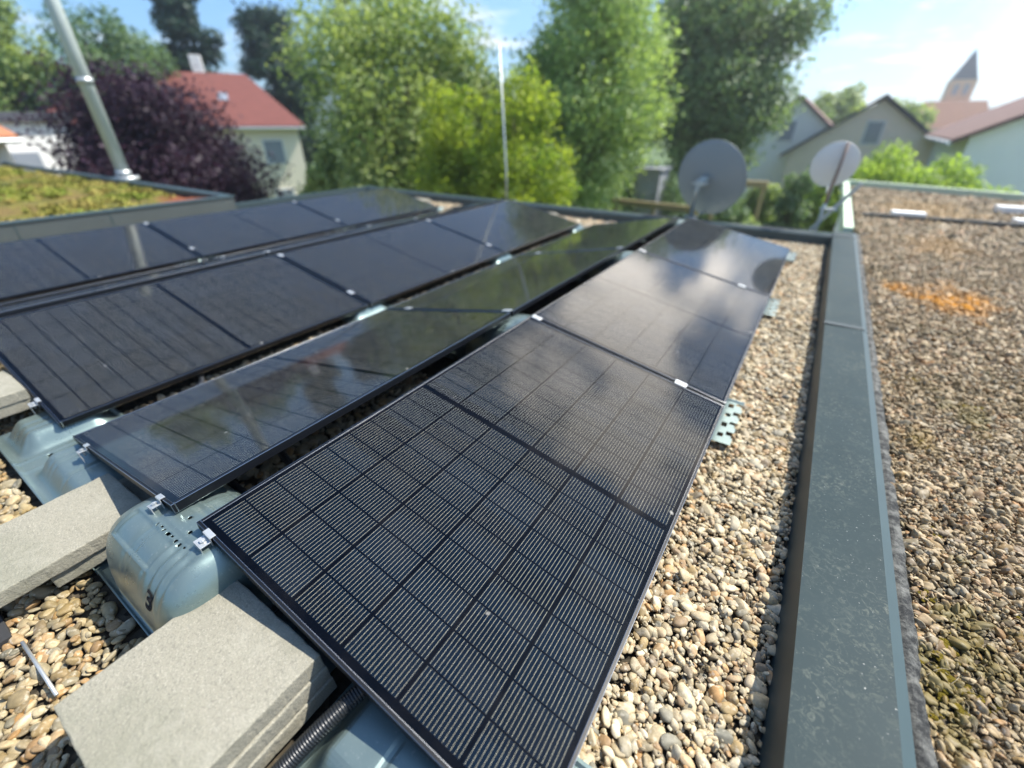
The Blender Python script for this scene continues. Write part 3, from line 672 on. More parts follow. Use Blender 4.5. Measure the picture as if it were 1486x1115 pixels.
ridge_mesh = bpy.data.meshes.new('plate'); bm = tray_mesh(ridge_h, -0.35, 0.235, holes=ridge_holes, step=0.005); bm.to_mesh(ridge_mesh); bm.free()
ridge_mesh.materials.append(M['steel']); ridge_mesh.polygons.foreach_set('use_smooth', [True] * len(ridge_mesh.polygons))
valley_mesh = bpy.data.meshes.new('plate'); bm = tray_mesh(valley_h, -0.38, 0.56, holes=[(-0.032, 0.0, -0.10, -0.085), (-0.22, -0.17, 0.0, 0.014)]); bm.to_mesh(valley_mesh); bm.free()
valley_mesh.materials.append(M['steel']); valley_mesh.polygons.foreach_set('use_smooth', [True] * len(valley_mesh.polygons))
# low end tray of the parapet side row: mirrored hump, open toothed plate sticking out over the pebbles
def low_h(u, v): return valley_h(-u * 0.999, v) if u < 0 else 0.016 + 0.012 * sm(0.184, 0.194, abs(v))
teeth = []
for t in (-0.13, -0.04, 0.05, 0.14):
    teeth += [(-0.005, 0.020, t - 0.018, t + 0.018), (0.034, 0.08, t + 0.012, t + 0.040), (0.052, 0.08, t - 0.01, t + 0.012)]
low_mesh = bpy.data.meshes.new('plate'); bm = tray_mesh(lambda u, v: valley_h(-u, v) if u < -0.06 else 0.024 + 0.006 * sm(0.185, 0.192, abs(v)), -0.56, 0.062, holes=teeth, step=0.008)
bm.to_mesh(low_mesh); bm.free(); low_mesh.materials.append(M['steel'])
xR = {12: -G / 2, 34: -PAIR - G / 2}
xV = {23: -G - c_ - G2 / 2, 45: -PAIR - G - c_ - G2 / 2}
SEAM = ['at the near end', 'at the first panel seam', 'at the second panel seam', 'at the far end']
def pan(parent, u0, u1):
    bm = bmesh.new(); add_box(bm, u0, u1, -0.20, 0.20, 0.010, 0.014)
    add_box(bm, u0, u1, -0.203, -0.200, 0.006, 0.030); add_box(bm, u0, u1, 0.200, 0.203, 0.006, 0.030)
    for uu in (u0 + 0.08, (u0 + u1) / 2, u1 - 0.08): add_box(bm, uu - 0.008, uu + 0.008, -0.17, 0.17, 0.0141, 0.018)
    o = link('pan', bm, M['steel'], parent); return o
for kk in range(4):
    ys = 0.0 if kk == 0 else (kk * PITCH - 0.0107 if kk < 3 else 3 * PITCH - 0.0214)
    yc = ys
    for key, rows in ((12, (1, 2)), (34, (3, 4))):
        if kk == 0 and key == 34: continue
        t = empty('mounting_tray', (xR[key], yc, 0)); o = bpy.data.objects.new('plate', ridge_mesh); COL.objects.link(o); o.parent = t
        pan(t, 0.236, 0.50); pan(t, -0.60, -0.351)
        lab = 'pressed steel support under the ridge %s, %s' % ('nearest the parapet' if key == 12 else 'of the middle row', SEAM[kk])
        if kk == 0: lab = 'large humped blue grey steel support between two concrete slabs, stamped with a 3'
        tag(t, lab, 'mounting tray', 'pressed steel mounting trays')
        for r in rows:
            if kk in (1, 2):
                clamp(t, r, 0.035, ys, 'mid')
            elif kk == 0: clamp(t, r, 0.055 if r == 1 else 0.075, 0.0 if r == 1 else -0.01, 'end')
            else: clamp(t, r, 0.05, ys, 'end', -1)
    for key, rows in ((23, (2, 3)), (45, (4, 5))):
        if kk == 0 and key == 45: continue
        t = empty('mounting_tray', (xV[key], yc, 0)); o = bpy.data.objects.new('plate', valley_mesh); COL.objects.link(o); o.parent = t
        lab = 'low steel support in the gap %s, %s' % ('right of the middle row' if key == 23 else 'right of the leftmost row', SEAM[kk])
        if kk == 0: lab = 'double humped blue grey steel tray at the left photo edge beside the pebbles'
        tag(t, lab, 'mounting tray', 'pressed steel mounting trays')
        for r in rows:
            if kk in (1, 2): clamp(t, r, 0.80, ys, 'mid')
            elif kk == 0: clamp(t, r, 0.80, -0.01, 'end')
            else: clamp(t, r, 0.8, ys, 'end', -1)
    t = empty('mounting_tray', (c_ + 0.01, yc + (0.0 if kk == 0 else 0.0), 0)); o = bpy.data.objects.new('plate', low_mesh); COL.objects.link(o); o.parent = t
    tag(t, {0: 'flat lit steel tray at the bottom photo edge beside the corrugated hose', 1: 'toothed steel tray end sticking out over the pebbles, nearest of the three',
            2: 'toothed steel tray end sticking out over the pebbles, second of the three', 3: 'toothed steel tray end by the farthest panel corner next to the pebbles'}[kk], 'mounting tray', 'pressed steel mounting trays')
    if kk in (1, 2): clamp(t, 1, 0.80, ys, 'mid')
    elif kk == 0: clamp(t, 1, 0.86, 0.0, 'end')
    else: clamp(t, 1, 0.8, ys, 'end', -1)
# end trays to the far left (leftmost ridge)
for kk in (1, 2, 3):
    ys = kk * PITCH - 0.0107 - 0.025
    t = empty('mounting_tray', (-2 * PAIR - G / 2, ys, 0)); o = bpy.data.objects.new('plate', ridge_mesh); COL.objects.link(o); o.parent = t
    tag(t, 'pressed steel support under the ridge of the leftmost row, %s' % SEAM[kk], 'mounting tray', 'pressed steel mounting trays')
    clamp(t, 5, 0.03, ys, 'mid' if kk < 3 else 'end', 1 if kk < 3 else -1)
# stamped figure 3 on the near hump, laid over the pressed surface
tray0 = [o for o in COL.objects if o.name.startswith('mounting_tray') and 'stamped with a 3' in o.get('label', '')][0]
cu = bpy.data.curves.new('stamped_figure', 'FONT'); cu.body = '3'; cu.size = 0.070; cu.extrude = 0.0; cu.offset = 0.0018
tmp = bpy.data.objects.new('tmp', cu); COL.objects.link(tmp); bpy.context.view_layer.update()
me = bpy.data.meshes.new_from_object(tmp.evaluated_get(bpy.context.evaluated_depsgraph_get())); bpy.data.objects.remove(tmp)
bm = bmesh.new(); bm.from_mesh(me); bmesh.ops.triangulate(bm, faces=bm.faces); bmesh.ops.subdivide_edges(bm, edges=bm.edges, cuts=2, use_grid_fill=True)
for v in bm.verts:
    u, vv = 0.062 + v.co.x * 1.2, -0.172 + v.co.y * 0.44
    v.co = Vector((u, vv, ridge_h(u, vv) + 0.0026))
link('stamped_figure', bm, M['black'], tray0)

# ------------------------------------------------------------------ concrete ballast slabs
def slab_mesh(lx, ly, h=0.048):
    bm = box(-lx / 2, lx / 2, -ly / 2, ly / 2, 0, h, bevel=0.004); bmesh.ops.subdivide_edges(bm, edges=[e for e in bm.edges if e.calc_length() > 0.1], cuts=40, use_grid_fill=True)
    for v in bm.verts:
        ed = max(0.0, 1 - min(lx / 2 - abs(v.co.x), ly / 2 - abs(v.co.y)) / 0.004) * (1 if v.co.z > h * 0.6 or v.co.z < h * 0.4 else 0.4)
        ch = max(0.0, noise.noise(v.co * 48 + Vector((lx * 31, 0, 0))) - 0.18) * ed
        v.co += Vector((noise.noise(v.co * 23), noise.noise(v.co * 23 + Vector((9, 0, 0))), 0.4 * noise.noise(v.co * 30))) * 0.0016
        v.co.x -= math.copysign(ch * 0.004, v.co.x) if abs(v.co.x) > lx / 2 - 0.006 else 0
        v.co.y -= math.copysign(ch * 0.004, v.co.y) if abs(v.co.y) > ly / 2 - 0.006 else 0
        v.co.z -= ch * 0.004 if v.co.z > h * 0.6 else 0
    return bm
SL = link('concrete_slab', slab_mesh(0.378, 0.372), M['concrete']); SL2 = link('concrete_slab', slab_mesh(0.32, 0.40), M['concrete'])
used = set()
def slab(src, x, y, z, rz, label):
    if src not in used: o = src; used.add(src)
    else: o = src.copy(); COL.objects.link(o)
    o.location = (x, y, z); o.rotation_euler.z = rz; tag(o, label, 'concrete slab', 'concrete ballast slabs'); return o
slab(SL, 0.304, -0.186, 0.0315, 0.0, 'lowest slab of the three high stack beside the corrugated hose')
slab(SL, 0.300, -0.189, 0.0805, 0.006, 'middle slab of the three high stack beside the corrugated hose')
slab(SL, 0.294, -0.190, 0.1295, 0.0, 'large sunlit top slab of the stack between humped tray and hose')
slab(SL2, -0.585, -0.085, 0.030, 0.0, 'shaded lower slab under the slab left of the humped tray')
slab(SL2, -0.575, -0.215, 0.082, 0.02, 'sunlit slab left of the humped steel tray at the left photo edge')
slab(SL2, -1.78, -0.21, 0.0925, 0.0, 'lower of two slabs at the left edge above the double humped tray')
slab(SL2, -1.775, -0.215, 0.1415, 0.0, 'upper of two slabs at the left edge above the double humped tray')
for i, (x, nm) in enumerate(((0.33, 'the parapet side row'), (-0.58, 'the left tilting row'), (-2.05, 'the middle row'), (-4.45, 'the leftmost row'))):
    slab(SL, x, 3 * PITCH + 0.15, 0.0315, 0.02 * i, 'lower pale slab at the far end of %s' % nm)
    slab(SL, x, 3 * PITCH + 0.16, 0.0810, 0.01, 'upper pale slab at the far end of %s' % nm)
# rubber protection strip under the left slab
o = link('rubber_strip', box(-0.92, -0.37, -0.47, -0.405, -0.004, 0.016, bevel=0.002), M['rubber']); o.rotation_euler.z = 0.0
tag(o, 'dark rubber protection strip on the pebbles below the left slab', 'rubber strip')
o = link('metal_rod', tube([(-0.322, -0.394, 0.016), (-0.075, -0.386, 0.020)], 0.0042, 10), M['galv'], smooth=True)
tag(o, 'thin grey metal rod lying on pebbles left of the slab stack', 'rod')

# ------------------------------------------------------------------ hoses
def hose_bm(pts, r, pitch=0.0062, amp=0.0022, seg=20):
    ps = [Vector(p) for p in pts]; out = []
    for i in range(len(ps) - 1):
        p0, p1, p2, p3 = ps[max(i - 1, 0)], ps[i], ps[i + 1], ps[min(i + 2, len(ps) - 1)]
        for j in range(24):
            t = j / 24; out.append(0.5 * ((2 * p1) + (-p0 + p2) * t + (2 * p0 - 5 * p1 + 4 * p2 - p3) * t * t + (-p0 + 3 * p1 - 3 * p2 + p3) * t ** 3))
    out.append(ps[-1]); d = [0]
    for a, c in zip(out[:-1], out[1:]): d.append(d[-1] + (c - a).length)
    n = int(d[-1] / (pitch / 6)); q, rr, k = [], [], 0
    for i in range(n):
        s = d[-1] * i / n
        while d[k + 1] < s: k += 1
        q.append(out[k].lerp(out[k + 1], (s - d[k]) / max(1e-9, d[k + 1] - d[k]))); rr.append(r + amp * (0.5 + 0.5 * math.tanh(2.2 * math.cos(2 * math.pi * s / pitch))) - amp)
    bm = bmesh.new(); add_tube(bm, q, rr, seg); bmesh.ops.recalc_face_normals(bm, faces=bm.faces); return bm
tag(link('corrugated_hose', hose_bm([(0.66, 0.22, 0.120), (0.605, 0.06, 0.125), (0.575, -0.06, 0.110), (0.545, -0.16, 0.070), (0.520, -0.26, 0.030), (0.50, -0.42, 0.022)], 0.0195), M['hose'], smooth=True),
    'black corrugated hose coming out from under the nearest panel beside the slab stack', 'hose')
tag(link('cable_conduit', hose_bm([(-0.75, 0.52, 0.03), (-0.42, 0.42, 0.12), (-0.20, 0.36, 0.150), (0.05, 0.33, 0.15), (0.3, 0.42, 0.05)], 0.014, 0.006, 0.0015, 12), M['hose'], smooth=True),
    'black conduit crossing the dark gap under the ridge, farther one', 'conduit', 'black conduits under the panels')
tag(link('cable_conduit', hose_bm([(-0.7, 0.22, 0.03), (-0.38, 0.20, 0.13), (-0.18, 0.19, 0.150), (0.05, 0.22, 0.15), (0.3, 0.25, 0.05)], 0.012, 0.006, 0.0015, 12), M['hose'], smooth=True),
    'black conduit crossing the dark gap close to the humped steel tray', 'conduit', 'black conduits under the panels')
tag(link('cable_conduit', hose_bm([(-1.5, 0.62, 0.03), (-1.30, 0.54, 0.05), (-1.22, 0.50, 0.075), (-1.16, 0.46, 0.06), (-1.0, 0.42, 0.02)], 0.013, 0.006, 0.0014, 12), M['hose'], smooth=True),
    'black conduit bridging the pebble gap right of the middle row', 'conduit', 'black conduits under the panels')

# ------------------------------------------------------------------ satellite dishes, rod, flue
def dish_bm(rx, ry, depth, t=0.012, nseg=64, nr=14):
    bm = bmesh.new()
    def layer(off, k=1.0):
        rings = [[bm.verts.new((0, 0, off))]]
        for i in range(1, nr + 1):
            f = i / nr; rings.append([bm.verts.new((rx * k * f * math.cos(2 * math.pi * j / nseg), ry * k * f * math.sin(2 * math.pi * j / nseg), off + depth * f * f)) for j in range(nseg)])
        for j in range(nseg): bm.faces.new((rings[0][0], rings[1][j], rings[1][(j + 1) % nseg]))
        for i in range(1, nr):
            for j in range(nseg): bm.faces.new((rings[i][j], rings[i + 1][j], rings[i + 1][(j + 1) % nseg], rings[i][(j + 1) % nseg]))
        return rings[-1]
    a = layer(0); c = layer(t)
    for j in range(nseg): bm.faces.new((a[j], c[j], c[(j + 1) % nseg], a[(j + 1) % nseg]))
    bmesh.ops.recalc_face_normals(bm, faces=bm.faces); return bm
def aim(o, d, roll=0): o.rotation_euler = (Vector(d).to_track_quat('Z', 'Y').to_matrix() @ Matrix.Rotation(roll, 3, 'Z')).to_euler()
d1 = empty('satellite_dish', (-0.25, 6.42, 0.112)); tag(d1, 'large dark grey satellite dish on a short pole at the far parapet', 'satellite dish', 'satellite dishes at the roof edge')
o = link('reflector', dish_bm(0.435, 0.480, 0.09), M['dish_grey'], d1, True); o.location = (0.12, 0.06, 0.44); aim(o, (0.08, 0.93, 0.32))
rim = bmesh.new(); add_tube(rim, [(0.435 * math.cos(2 * math.pi * j / 64), 0.480 * math.sin(2 * math.pi * j / 64), 0.093) for j in range(65)], 0.008, 8, False)
r_ = link('rim', rim, M['dish_grey'], o, True)
link('mast', tube([(0, 0, 0), (0.0, -0.02, 0.30), (0.045, -0.06, 0.44)], 0.027, 16), M['pole'], d1, True)
bm = bmesh.new(); add_box(bm, 0.00, 0.10, -0.13, 0.01, 0.40, 0.47, bevel=0.006); add_box(bm, -0.05, 0.14, -0.09, -0.07, 0.415, 0.44, bevel=0.004); add_box(bm, 0.02, 0.12, -0.02, 0.06, 0.40, 0.50, bevel=0.004)
add_tube(bm, [(-0.055, -0.08, 0.425), (0.15, -0.08, 0.425)], 0.008, 8)
link('bracket', bm, M['pole'], d1)
link('feed_arm', tube([(0.09, 0.05, 0.05), (0.12, 0.30, 0.02), (0.15, 0.52, 0.06)], 0.016, 8), M['dish_grey'], d1)
link('receiver', tube([(0.15, 0.54, 0.05), (0.14, 0.48, 0.14)], 0.03, 14), M['rubber'], d1)
link('foot_plate', box(-0.09, 0.09, -0.07, 0.07, 0, 0.008), M['pole'], d1)
d2 = empty('satellite_dish', (1.22, 6.56, -0.03)); tag(d2, 'small pale satellite dish with a brown arm near the roof corner', 'satellite dish', 'satellite dishes at the roof edge')
o = link('reflector', dish_bm(0.235, 0.245, 0.045), M['dish_white'], d2, True); o.location = (-0.02, 0.06, 0.815); aim(o, (-0.12, 0.96, 0.22))
rim = bmesh.new(); add_tube(rim, [(0.235 * math.cos(2 * math.pi * j / 48), 0.245 * math.sin(2 * math.pi * j / 48), 0.047) for j in range(49)], 0.006, 8, False)
link('rim', rim, M['dish_white'], o, True)
link('mast', tube([(0.0, 0, -0.25), (0.01, 0, 0.25), (0.02, -0.01, 0.60)], 0.020, 12), M['pole'], d2, True)
link('back_arm', tube([(0.012, -0.025, 0.42), (0.028, 0.0, 0.80), (0.036, 0.02, 1.06)], [0.019, 0.017, 0.014], 10), M['rust'], d2, True)
link('bracket', box(-0.02, 0.16, -0.03, 0.02, 0.34, 0.37, bevel=0.004), M['pole'], d2)
link('feed_arm', tube([(0.0, 0.05, 0.60), (0.0, 0.25, 0.50), (-0.02, 0.42, 0.60)], 0.011, 8), M['dish_white'], d2)
link('receiver', tube([(-0.02, 0.44, 0.60), (-0.02, 0.39, 0.67)], 0.022, 12), M['rubber'], d2)
o = link('roof_brace', bar_between((0, 0, 0), (0.66, 0, 0), 0.05, -0.02, 0.02), M['pole']); o.location = (1.17, 6.62, 0.06); o.rotation_euler = (0, -R(58), 0)
tag(o, 'grey diagonal steel brace beside the small pale dish', 'brace')
rod = empty('lightning_rod', (-3.10, 6.12, -0.02)); tag(rod, 'thin upright lightning rod at the far parapet before the trees', 'lightning rod')
link('rod', tube([(0, 0, 0.0), (0, -0.01, 0.6), (-0.10, -0.02, 2.17)], [0.017, 0.014, 0.011], 10), M['pole'], rod, True)
link('foot_block', box(-0.12, 0.12, -0.10, 0.10, 0.0, 0.08, bevel=0.008), M['concrete'], rod)
FL = 0.112
fl = empty('flue_pipe', (-11.05, 3.72, -0.5)); tag(fl, 'tall pale galvanised flue pipe standing behind the sedum roof', 'flue pipe')
link('pipe', tube([(0, 0, 0), (0, 0, 7.5)], FL, 24), M['flue'], fl, True)
for z in (0.78, 2.35, 4.1): link('collar', tube([(0, 0, z), (0, 0, z + 0.10)], FL + 0.016, 24), M['galv'], fl, True)
link('base_ring', tube([(0, 0, 0.70), (0, 0, 0.76)], 0.24, 24), M['galv'], fl, True)

# ------------------------------------------------------------------ trees
def leaf_mesh(name, centres, radii, n, leaf, seed, outward=0.7, flat=1.0):
    g = np.random.default_rng(seed); centres = np.asarray(centres, float); radii = np.asarray(radii, float)
    pr_ = radii ** 2; pr_ /= pr_.sum(); ci = g.choice(len(centres), n, p=pr_)
    d = g.normal(size=(n, 3)); d /= np.linalg.norm(d, axis=1)[:, None]
    rr = radii[ci] * g.uniform(0.10, 1.0, n) ** 0.5 * (1 + 0.14 * g.normal(size=n))
    P = centres[ci] + d * rr[:, None] * np.array([1, 1, flat])
    nrm = d * outward + g.normal(size=(n, 3)) * 0.6 + np.array([0, 0, 0.35]); nrm /= np.linalg.norm(nrm, axis=1)[:, None]
    a = np.cross(nrm, g.normal(size=(n, 3))); a /= np.linalg.norm(a, axis=1)[:, None]; b_ = np.cross(nrm, a)
    sz = leaf * g.uniform(0.55, 1.35, n)[:, None]
    V = np.stack([P - a * sz * 0.5, P + b_ * sz * 0.30 + a * 0.05 * sz, P + a * sz * 0.5, P - b_ * sz * 0.30 + a * 0.05 * sz], 1).reshape(-1, 3)
    me = bpy.data.meshes.new(name); me.vertices.add(4 * n); me.vertices.foreach_set('co', V.astype(np.float32).ravel())
    me.loops.add(4 * n); me.loops.foreach_set('vertex_index', np.arange(4 * n, dtype=np.int32)); me.polygons.add(n)
    me.polygons.foreach_set('loop_start', np.arange(0, 4 * n, 4, dtype=np.int32)); me.update(calc_edges=True); return me
def tree(name, x, y, top, width, bottom, leafmat, label, group=None, n=15000, leaf=0.16, seed=1, shape='round', depth=None, clumps=60, lobes=0.30, cat='tree'):
    g = np.random.default_rng(seed + 100); depth = depth or width; zc, hz = (top + bottom) / 2, (top - bottom) / 2
    C, Rr = [], []
    while len(C) < clumps:
        d = g.normal(size=3); d /= np.linalg.norm(d); r = g.uniform(0.0, 1.0) ** 0.38 * (1 - lobes * 0.45)
        zz = d[2] * r
        if shape == 'cone':
            t = g.uniform(0, 1) ** 1.25; rad = (1 - t) * 0.86 + 0.06; an = g.uniform(0, 6.28); rr = rad * g.uniform(0.35, 1) * 0.85
            C.append((x + width / 2 * rr * math.cos(an), y + depth / 2 * rr * math.sin(an), bottom + t * (top - bottom))); Rr.append(width * (0.07 + 0.12 * (1 - t))); continue
        if shape == 'egg':
            k_ = 1.0 - 0.42 * max(0, zz) ; C.append((x + width / 2 * d[0] * r * k_, y + depth / 2 * d[1] * r * k_, zc + hz * zz))
        else: C.append((x + width / 2 * d[0] * r, y + depth / 2 * d[1] * r, zc + hz * zz))
        Rr.append(min(width, top - bottom) * g.uniform(0.11, 0.23))
    root = empty(name, (x, y, GZ)); C = np.array(C)
    me = leaf_mesh('crown', C - np.array([x, y, GZ]), Rr, n, leaf, seed, flat=0.8); link('crown', me, leafmat, root)
    bm = bmesh.new(); tr = max(0.05, width * 0.035); zt = zc - GZ
    add_tube(bm, [(0, 0, 0), (0.06, 0.03, zt * 0.4), (0.02, -0.05, zt)], [tr * 1.5, tr, tr * 0.6], 10)
    for i in range(0, len(C), max(1, len(C) // 9)):
        e = Vector(C[i]) - Vector((x, y, GZ)); st = Vector((0.03, 0, min(zt * 0.75, max(0.3, e.z * 0.6))))
        add_tube(bm, [st, st.lerp(e, 0.5) + Vector((0, 0, 0.15)), e], [tr * 0.5, tr * 0.3, tr * 0.12], 6)
    bmesh.ops.recalc_face_normals(bm, faces=bm.faces); link('trunk', bm, M['trunk'], root, True)
    tag(root, label, cat, group); return root
tree('deciduous_tree', -36.6, 8.6, 7.2, 5.2, -1.0, M['leaf_mid'], 'green tree in the top left corner left of the flue pipe', 'trees behind the roofs', 17000, 0.24, 1, clumps=80)
tree('deciduous_tree', -33.4, 12.4, 6.9, 6.6, -1.0, M['leaf_dark'], 'dark rounded tree behind the flue pipe', 'trees behind the roofs', 22000, 0.22, 2)
tree('conifer_tree', -39.6, 19.9, 12.0, 4.8, -2.5, M['leaf_conifer'], 'dark conifer left above the red roof', 'trees behind the roofs', 19000, 0.30, 3, 'egg', clumps=90)
tree('conifer_tree', -36.4, 24.2, 9.6, 6.6, -2.5, M['leaf_conifer'], 'dark broad conifer right above the red roof', 'trees behind the roofs', 22000, 0.30, 4, 'egg', clumps=90)
tree('conifer_tree', -32.5, 28.2, 12.5, 5.5, -3.5, M['leaf_conifer'], 'narrow dark conifer tip left of the large bright tree', 'trees behind the roofs', 12000, 0.28, 5, 'cone', clumps=90)
tree('purple_tree', -17.6, 7.0, 2.75, 6.1, -4.2, M['leaf_purple'], 'dark purple leaved tree behind the flue pipe', 'trees behind the roofs', 62000, 0.155, 6, clumps=150)
tree('deciduous_tree', -11.4, 12.2, 5.9, 6.3, -3.9, M['leaf_mid'], 'large bright green tree left of the lightning rod', 'trees behind the roofs', 56000, 0.15, 7, clumps=150)
tree('deciduous_tree', -9.6, 14.0, 3.4, 4.0, -3.9, M['leaf_mid'], 'slimmer green tree between the large bright tree and the lightning rod', 'trees behind the roofs', 28000, 0.15, 57, 'egg', clumps=110)
tree('deciduous_tree', -12.95, 9.6, 1.0, 1.7, -3.9, M['leaf_mid'], 'lower green tree overlapping the cream house wall', 'trees behind the roofs', 18000, 0.15, 17, clumps=60)
tree('yellow_green_tree', -7.9, 10.6, 2.6, 2.6, -3.9, M['leaf_yellow'], 'yellow green tree just left of the lightning rod', 'trees behind the roofs', 22000, 0.11, 8, 'egg', clumps=110)
tree('yellow_green_tree', -6.1, 11.3, 2.8, 3.1, -3.9, M['leaf_yellow'], 'yellow green tree just right of the lightning rod', 'trees behind the roofs', 30000, 0.11, 18, clumps=130)
tree('deciduous_tree', -7.1, 17.6, 8.4, 5.9, -3.9, M['leaf_light'], 'tall light green tree left of the big dark tree', 'trees behind the roofs', 52000, 0.16, 9, 'egg', clumps=180)
tree('deciduous_tree', -4.75, 27.2, 8.8, 7.9, -1.9, M['leaf_chest'], 'big dark green tree above the grey satellite dish', 'trees behind the roofs', 78000, 0.22, 10, clumps=150)
tree('round_bush', 3.0, 20.2, 0.85, 3.6, -3.5, M['leaf_lime'], 'bright lime green bush before the beige house, left half', 'lime bushes beyond the right roof', 20000, 0.15, 11, cat='bush')
tree('round_bush', 4.5, 19.9, 0.45, 2.8, -3.5, M['leaf_lime'], 'bright lime green bush at the foot of the white gable', 'lime bushes beyond the right roof', 15000, 0.15, 12, cat='bush')
tree('round_bush', 1.6, 20.4, 0.45, 1.9, -3.5, M['leaf_lime'], 'bright lime green bush just right of the pale dish', 'lime bushes beyond the right roof', 8000, 0.15, 19, cat='bush')
tree('deciduous_tree', 0.2, 62, 4.6, 6.5, -3, M['leaf_mid'], 'distant green tree left above the beige gable', 'trees behind the roofs', 6000, 0.5, 13)
tree('deciduous_tree', 5.4, 64, 3.4, 6.4, -3, M['leaf_mid'], 'distant green tree right above the beige gable', 'trees behind the roofs', 6000, 0.5, 14)
tree('garden_bush', -0.3, 14.6, -1.2, 2.4, -4.4, M['leaf_mid'], 'green garden bush seen between the two dishes', 'garden bushes behind the parapet', 9000, 0.14, 15, cat='bush')
tree('garden_bush', -1.4, 18.6, -1.0, 2.2, -4.4, M['leaf_dark'], 'dark garden bush behind the grey dish', 'garden bushes behind the parapet', 8000, 0.15, 16, cat='bush')
tree('garden_bush', 0.55, 19.0, 0.2, 1.7, -4.4, M['leaf_dark'], 'dark upright bush left of the pale dish', 'garden bushes behind the parapet', 8000, 0.14, 20, 'egg', cat='bush')
tree('garden_bush', -0.6, 21.5, -0.2, 1.8, -4.4, M['leaf_mid'], 'mid green bush below the white house', 'garden bushes behind the parapet', 8000, 0.15, 27, 'egg', cat='bush')
tree('garden_bush', 1.0, 11.9, -1.1, 2.2, -4.4, M['leaf_mid'], 'green bush below the pale dish', 'garden bushes behind the parapet', 9000, 0.12, 28, cat='bush')
tree('trimmed_hedge', -3.9, 13.6, -1.75, 3.6, -4.4, M['leaf_light'], 'light green hedge left of the grey dish', 'garden bushes behind the parapet', 14000, 0.12, 21, depth=1.5, cat='hedge')
for i, (x, y, tp, wd, lb) in enumerate(((-9.5, 9.6, -0.6, 3.0, 'dark undergrowth below the large bright tree'), (-6.8, 9.2, -0.7, 2.6, 'dark undergrowth behind the lightning rod'), (-4.4, 10.8, -0.9, 2.8, 'undergrowth below the light green tree'),
        (-13.2, 8.9, -0.7, 3.0, 'dark undergrowth by the cream house wall'), (-2.6, 22.5, -0.6, 3.6, 'dark bushes far behind the grey dish'), (-5.6, 22.0, 0.3, 4.0, 'dark bushes behind the garden shed'), (-17.5, 10.2, -2.2, 3.5, 'low bushes at the foot of the purple tree'))):
    tree('undergrowth', x, y, tp, wd, -4.4, M['leaf_dark'], lb, 'undergrowth between the trees', 9000, 0.14, 30 + i, cat='bush')
tree('deciduous_tree', -47, 17, 3.2, 11, -3, M['leaf_mid'], 'broad tree far behind the purple tree', 'trees behind the roofs', 12000, 0.35, 41)
tree('deciduous_tree', -22, 32, 2.6, 12, -3, M['leaf_dark'], 'broad dark tree far behind the large bright tree', 'trees behind the roofs', 14000, 0.35, 42)

# sedum tufts on the raised roof
g_ = np.random.default_rng(77); cs_, rs_ = [], []
while len(cs_) < 1500:
    x_, y_ = g_.uniform(-17, -6.7) , g_.uniform(-3.2, 3.3)
    if noise.noise(Vector((x_ * 0.8, y_ * 0.8, 3))) > -0.15 and 0.35 * x_ + 0.9 * y_ < 0.1: cs_.append((x_, y_, 0.19 + 0.04 * noise.noise(Vector((x_, y_, 0))))); rs_.append(g_.uniform(0.05, 0.12))
me = leaf_mesh('sedum_tufts', cs_, rs_, 45000, 0.055, 5, 0.6, 0.5)
k = NT("sedum_tuft_leaves", rough=0.7, spec=0.15); pp = k.pos(); f1 = k.noise(1.3, 4, 0.6, vec=pp)
k.col(k.mix(k.ramp(f1, [(0.40, 0.0), (0.60, 1.0)]), (0.28, 0.225, 0.06), k.mix(k.n('ShaderNodeNewGeometry').outputs['Random Per Island'], (0.13, 0.18, 0.025), (0.26, 0.28, 0.04))))
tag(link('sedum', me, k.m), 'yellow and green sedum tufts on the raised roof', 'sedum', kind='stuff')

